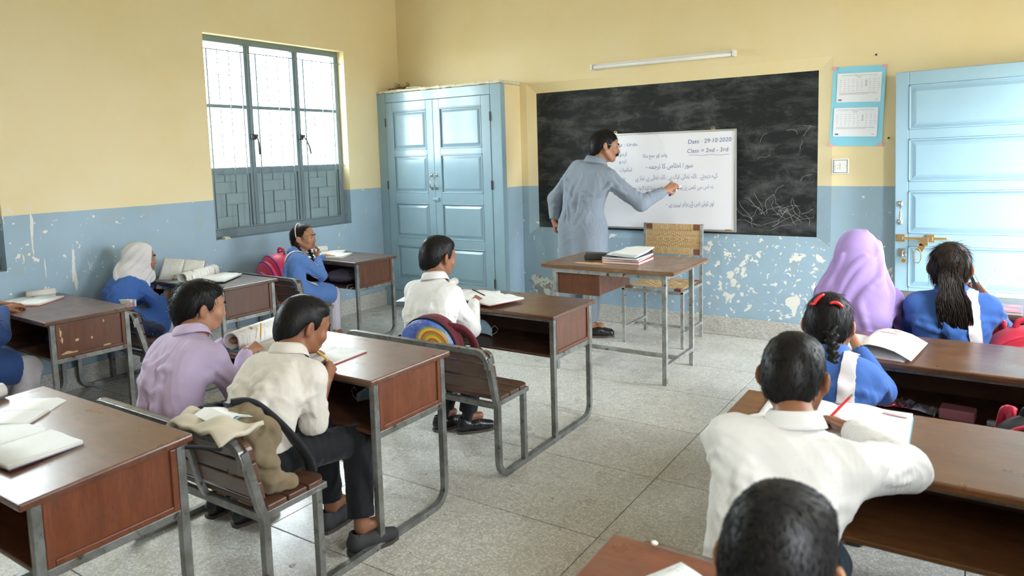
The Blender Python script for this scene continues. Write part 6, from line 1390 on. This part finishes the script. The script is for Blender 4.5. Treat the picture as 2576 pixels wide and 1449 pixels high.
# ---- teacher
J = dict(pel=(2.40, -.50, .88), hipL=(2.31, -.47, .87), hipR=(2.48, -.53, .87), knL=(2.30, -.45, .47), knR=(2.50, -.53, .47), anL=(2.30, -.47, .09), anR=(2.475, -.545, .09), toeL=(.45, .85, 0), toeR=(.80, .42, 0), waist=(2.385, -.53, 1.16), neck=(2.500, -.445, 1.425), head=(2.566, -.400, 1.555),
    shL=(2.300, -.37, 1.375), shR=(2.640, -.500, 1.300), elL=(2.105, -.44, 1.125), elR=(2.890, -.44, 1.095), wrL=(2.110, -.47, .945), wrR=(3.005, -.235, 1.185))
rt, bt, Ht, gt, At, grt, ht = person('bearded looking man with glasses and moustache in a grey shalwar kameez writing on the whiteboard' if False else 'man with glasses and moustache in a grey kameez writing on the whiteboard', J, sc=1.28, shirt='grey', bottom='grey', shirt_name='kameez', bottom_name='shalwar', hands=dict(R=dict(d=(.55, .62, .45), n=(.35, -.75, .45), s=1.25, **WRITE), L=dict(d=(.10, .10, -1), n=(-.75, -.55, -.1), s=1.25, curl=(.9, .95, 1.0, 1.05), thumb=(.9, .6), spread=.03)), hair=dict(style='man', strands=1500, length=.03, mat='hair', vol=1.05, flat=.06), fwd=(.82, .57, -.18), up=(.10, .12, .98), hs=1.12, seed=22, eye=True, look=0, amp=.008, gh=.0072, adult=True, girth=1.0, h=.0062, skin='skin',
    skirt=dict(t=.5, n=(.02, .02, -1), p=(2.4, -.5, .50), mid=False, extra=[((2.31, -.46, .90), (2.27, -.42, .42), .125, .145, .08), ((2.47, -.53, .90), (2.50, -.56, .42), .125, .135, .08)]))
m = MB(); m.tube([Ht.p(-.020, .094, -.045), Ht.p(-.010, .099, -.043), Ht.p(0, .100, -.041), Ht.p(.010, .099, -.043), Ht.p(.020, .094, -.046), Ht.p(.030, .082, -.058)], .0075, 8); m.tube([Ht.p(0, .100, -.042), Ht.p(-.018, .095, -.046), Ht.p(-.030, .082, -.058)], .0075, 8)
r_ = np.random.default_rng(2)
for k in range(120):
    x = r_.uniform(-.030, .030); a = Ht.p(x, .099-8*x*x, -.041-9*x*x); m.tube([a, a+.011*Ht.s*(-Ht.u+Ht.r*np.sign(x)*.5+Ht.f*.25+r_.normal(size=3)*.15)], .0011, 4, False, 0, .0004)
m.build('moustache', 'hair', rt, True, 0, bt)
gl = MB()
for sx_ in (-1, 1):
    gl.tube([Ht.p(sx_*.032+.021*math.cos(t), .104-.004*abs(math.cos(t)), .004+.016*math.sin(t)) for t in np.linspace(0, 2*PI, 19)[:-1]], .0013, 6, True, 0, None, tuple(Ht.f)); gl.tube([Ht.p(sx_*.053, .100, .008), Ht.p(sx_*.068, .06, .012), Ht.p(sx_*.076, .0, .012), Ht.p(sx_*.077, -.018, .0)], .0014, 6)
gl.tube([Ht.p(-.011, .104, .010), Ht.p(0, .109, .012), Ht.p(.011, .104, .010)], .0013, 6); gl = gl.build('glasses', 'steel', rt, True, 0, bt)
for sx_ in (-1, 1): m = MB(); m.add([Ht.p(sx_*.032+.0205*math.cos(t), .104-.004*abs(math.cos(t)), .004+.0155*math.sin(t)) for t in np.linspace(0, 2*PI, 19)[:-1]], [tuple(range(18))]); m.build('lens', 'lens', gl, False, 0, bt)
tp, th_ = grt['R']; g_ = (tp[0]+th_)/2
pencil('marker', "white marker with blue end in the teacher's writing hand", tuple(g_+np.array((.020, .060, .035))), tuple(g_+np.array((-.030, -.055, -.035))), .0085, 'plastic', 'marker', 'plastic', 'bluecap', 'bluecap')
tp, th_ = grt['L']; g_ = (tp[0]+th_)/2
pencil('pen', "blue capped pen in the teacher's lowered left hand", tuple(g_+np.array((-.02, .02, .05))), tuple(g_+np.array((.02, -.03, -.05))), .006, 'bluecap', 'pen', 'bluecap', 'steel')
# ------------------------------------------------------------------ school bags
def bag_mesh(name, S, mats, root, base, seed, amp=.008, freq=(60, 60, 60), it=1):
    P, F, lab = S.mesh(); P = relax(P, F, it); N = vnormals(P, F); P = P+N*(amp*folds(P, seed, freq))[:, None]
    return mesh_obj(name, P, F, mats, root, base), P, F, N
def strip(name, pts, w, th, mat, root, base, up=(0, 0, 1)):
    m = MB(); m.rect(pts, w, th, up); return m.build(name, mat, root, True, 0, base)
def smooth_path(pts, n=6):
    P = [np.asarray(p, float) for p in pts]; P = [2*P[0]-P[1]]+P+[2*P[-1]-P[-2]]; out = []
    for a, b, c, d in zip(P, P[1:], P[2:], P[3:]):
        for t in np.linspace(0, 1, n, endpoint=False): out.append(tuple(.5*(2*b+(c-a)*t+(2*a-5*b+4*c-d)*t*t+(3*b-a-3*c+d)*t**3)))
    return out+[tuple(P[-2])]
# khaki bag slumped over the bench back
B0 = (3.10, -4.25, .40); kb = thing('school_bag', 'khaki canvas school bag slumped open over the bench back behind the cream shirted boy', 'bag', B0)
S = SDF((2.85, -4.50, .38), (3.32, -4.02, .78), .006)
S.cap((3.05, -4.275, .63), (3.14, -4.255, .56), .050, .060, .04, flat=((0, 1, 0), .75)); S.cap((3.14, -4.26, .56), (3.165, -4.245, .46), .056, .050, .03, flat=((0, 1, 0), .8))
S.cap((3.10, -4.285, .50), (3.12, -4.27, .455), .060, .050, .03, flat=((0, 1, 0), .8)); S.cap((3.01, -4.285, .645), (3.08, -4.245, .655), .038, .040, .03); S.cap((3.08, -4.245, .655), (3.15, -4.215, .60), .036, .040, .03)
S.cap((3.17, -4.24, .44), (3.20, -4.17, .425), .035, .026, .02)
for a, b in (((3.0, -4.30, .66), (3.15, -4.30, .50)), ((3.05, -4.29, .68), (3.19, -4.27, .52)), ((3.10, -4.31, .58), (3.21, -4.22, .45)), ((3.08, -4.32, .50), (3.19, -4.22, .42)), ((3.10, -4.26, .66), (3.20, -4.20, .56))): S.ridge([lerp(a, b, q)+np.array((0, 0, .03*math.sin(PI*q))) for q in np.linspace(0, 1, 8)], .014, .018)
S.plane((0, 0, .4005), (0, 0, -1))
_, P, F, N = bag_mesh('bag_body', S, ['khaki'], kb, B0, 41, .016, (55, 55, 40))
m = MB(); m.sheet(lambda u, v: (2.915+.30*u+.015*math.sin(5*v), -4.445+.175*v, .600+.080*math.sin(PI*min(1, .15+.62*v+.2*math.sin(PI*u)))**.8+.012*math.sin(9*u+4*v)+.014*math.sin(3*u)+.006*math.sin(17*u-9*v)), 30, 20, .014)
m.build('bag_flap', 'cream2', kb, True, 0, B0)
strip('piping', smooth_path([(2.912, -4.30, .676), (2.908, -4.40, .655), (2.925, -4.452, .612), (3.02, -4.455, .612), (3.12, -4.45, .628), (3.225, -4.44, .640)]), .012, .010, 'bagblack', kb, B0)
for k in range(3):
    m = MB(); m.sheet(lambda u, v: (2.985+.17*u, -4.375+.10*v-.006*k, .690+.004*k-.03*abs(v-.5)+.004*math.sin(7*u)), 6, 4, .0012); m.build('paper_inside', 'pageplain' if k != 1 else 'coverblue', kb, False, 0, B0)
strip('shoulder_strap', smooth_path([(3.03, -4.27, .692), (3.07, -4.215, .685), (3.115, -4.17, .63), (3.15, -4.12, .55), (3.165, -4.075, .47), (3.17, -4.06, .41)]), .048, .014, 'bagblack', kb, B0, (0, 1, .3))
m = MB(); m.box((3.025, -4.275, .697), (.03, .02, .012)); m.build('buckle', 'black', kb, False, .002, B0)
# galaxy print bag
B0 = (2.86, -3.015, .40); gbg = thing('school_bag', 'round topped galaxy print school bag standing on the centre bench', 'bag', B0)
m = MB(); out = [(-.15, 0), (.15, 0), (.155, .17)]+[(.155*math.cos(a), .17+.150*math.sin(a)) for a in np.linspace(.12, PI-.12, 16)]+[(-.155, .17)]; n = len(out)
def slab(m, out, y0, y1, inset=0.0, dome=0.0):
    c = (0, .15); rings = [(y0, .94), (y0+.008, 1.0), (y1-.012, 1.0), (y1, .93)]; vs = []; n = len(out)
    for y, k in rings: vs += [(c[0]+(x-c[0])*k, y, max(.001, c[1]+(z-c[1])*k)) for x, z in out]
    fs = [(r*n+i, r*n+(i+1) % n, (r+1)*n+(i+1) % n, (r+1)*n+i) for r in range(3) for i in range(n)]
    vs += [(0, y0-dome, .15), (0, y1, .15)]; fs += [(i, 4*n, (i+1) % n) for i in range(n)]+[(3*n+i, 3*n+(i+1) % n, 4*n+1) for i in range(n)]; m.add(vs, fs)
gbg.rotation_euler = (math.radians(10), 0, .12)
slab(m, out, -.020, .02, 0, .006); m.build('front_panel', 'galaxy', gbg, .7)
m = MB(); slab(m, [(x*1.01, z*1.004) for x, z in out], .018, .10); m.build('bag_body', 'maroon', gbg, .7)
m = MB(); m.tube([(x*1.0, .018, z+.002) for x, z in out[2:-1]], .006, 6); m.build('piping', 'bagblack', gbg, True)
m = MB(); m.rect(smooth_path([(.10, .06, .27), (.165, .08, .25), (.205, .10, .18), (.20, .12, .06), (.17, .13, .01)]), .04, .012, (0, 1, 0)); m.build('shoulder_strap', 'maroon', gbg, True)
m = MB(); m.sheet(lambda u, v: (.01+.09*u, -.032-.012*math.sin(PI*u), .205-.08*v+.015*math.sin(4*u)), 8, 6, .004); m.build('strap_pad', 'maroon', gbg, True)
m = MB(); m.box((-.165, .0, .20), (.012, .02, .05)); m.build('zip_pull', 'black', gbg, False, .002)
# pink and purple backpack
B0 = (.45, -2.045, .40); pk = thing('school_bag', 'bright pink backpack with purple piping beside the girl in light blue', 'bag', B0)
def backpack(root, mat, pipe, W, Hh, D, rz=0, rx=0, sc=1.0):
    root.rotation_euler = (rx, 0, rz)
    def dome(hw, hh, r): return [(-hw, 0), (hw, 0), (hw, hh-r)]+[(hw*math.cos(a), hh-r+r*math.sin(a)) for a in np.linspace(.1, PI-.1, 14)]+[(-hw, hh-r)]
    for nm, hw, hh, y0, y1 in (('bag_body', W/2, Hh, -D*.1, D*.9), ('middle_pocket', W*.47, Hh*.90, -D*.42, -D*.08), ('front_pocket', W*.42, Hh*.70, -D*.75, -D*.40)):
        m = MB(); o = dome(hw, hh, hw*.95); slab(m, o, y0, y1, 0, .012); m.build(nm, mat, root, .8)
        m = MB(); m.tube([(x*.985, y0+.012, z*.99+.002) for x, z in o[2:-1]], .0075, 6); m.build('piping', pipe, root, True)
    m = MB(); hp = [(W*.30*math.cos(a), -D*.76, Hh*.36+W*.22*math.sin(a)) for a in np.linspace(.0, PI, 12)]; m.tube(hp, .006, 6); m.build('pocket_zip', pipe, root, True)
    m = MB(); m.rect(smooth_path([(-W*.16, D*.7, Hh*.97), (-W*.12, D*.72, Hh*1.07), (0, D*.72, Hh*1.10), (W*.12, D*.72, Hh*1.07), (W*.16, D*.7, Hh*.97)]), .022, .008, (0, 1, 0)); m.build('carry_handle', mat, root, True)
    for s in (-1, 1): m = MB(); m.rect(smooth_path([(s*W*.25, D*.85, Hh*.93), (s*W*.3, D*1.15, Hh*.9), (s*W*.33, D*1.3, Hh*.5), (s*W*.33, D*1.1, .03)]), .045, .014, (0, 1, 0)); m.build('shoulder_strap', pipe, root, True)
backpack(pk, 'magenta', 'purple', .34, .37, .15, -.22, math.radians(7))
# navy bag
B0 = (.47, -3.235, .40); nv = thing('school_bag', 'navy school bag with a pink pencil pocket on the bench behind the headscarf girl', 'bag', B0)
S = SDF((.22, -3.42, .385), (.80, -3.02, .70), .006); S.cap((.33, -3.27, .50), (.56, -3.25, .50), .075, .070, .04, flat=((0, 1, 0), .75)); S.cap((.33, -3.28, .55), (.47, -3.26, .555), .055, .05, .04); S.cap((.58, -3.22, .46), (.66, -3.14, .435), .055, .035, .03); S.plane((0, 0, .4005), (0, 0, -1))
bag_mesh('bag_body', S, ['bagnavy'], nv, B0, 43, .014, (60, 60, 50))
m = MB(); m.sheet(lambda u, v: (.275+.12*u, -3.345+.035*v, .590+.030*math.sin(PI*v)+.006*math.sin(8*u)), 8, 6, .006); m.build('pink_pocket', 'magenta', nv, True, 0, B0)
m = MB(); m.box((.47, -3.25, .612), (.10, .016, .05), RZ(.3)); m.box((.485, -3.225, .612), (.09, .012, .045), RZ(.2)); m.build('books_inside', 'edge', nv, False, .002, B0)
m = MB(); m.tube([(.52, -3.27, .60), (.55, -3.25, .605)], .022, 12); m.build('bottle_lid', 'covercol', nv, True, 0, B0)
strip('shoulder_strap', smooth_path([(.53, -3.25, .58), (.59, -3.22, .52), (.62, -3.20, .44), (.64, -3.18, .408)]), .04, .010, 'blue', nv, B0, (0, 1, .2))
# red bags on the right
rdb = thing('school_bag', 'plain red school bag with carry loop at the right edge beside the ponytail girl', 'bag', (5.33, -1.985, .40)); backpack(rdb, 'redbag', 'redbag', .34, .30, .13, .2, math.radians(14))
rb2 = thing('school_bag', 'red and black bag barely in view at the right edge behind the orange brown desk', 'bag', (5.31, -3.02, .40)); backpack(rb2, 'bagblack', 'redbag', .24, .235, .11, .1, math.radians(8))
# cloth stuffed into desk shelves
def bundle(name, label, c, r, mat, seed, loops=False):
    o = thing(name, label, 'cloth', (c[0], c[1], .4635)); S = SDF(np.array(c)-np.array(r)*1.4, np.array(c)+np.array(r)*1.4, .005); rr = np.random.default_rng(seed)
    for k in range(4): a = np.array(c)+rr.normal(size=3)*np.array(r)*.28; S.ell(a, np.array(r)*rr.uniform(.5, .75), None, .03)
    S.plane((0, 0, .4645), (0, 0, -1)); bag_mesh('cloth', S, [mat], o, (c[0], c[1], .4635), seed, .014, (70, 70, 70))
    if loops: m = MB(); m.tube(smooth_path([(-.03, -.06, .02), (-.05, -.10, .012), (-.02, -.13, -.02), (0, -.09, .004)]), .002, 5); m.build('drawstring', 'scarf', o, True)
bundle('folded_cloth', 'lilac grey shawl stuffed into the shelf of the desk nearest the cupboard', (.58, -1.40, .52), (.20, .13, .065), 'lilaccloth', 51)
bundle('string_bag', 'small blue string bag at the shelf edge of the desk nearest the cupboard', (.86, -1.52, .485), (.05, .04, .03), 'bluepale', 52, True)
bundle('folded_cloth', 'navy cloth in the dark shelf of the left edge desk', (.62, -3.70, .50), (.13, .10, .05), 'bagnavy', 53)
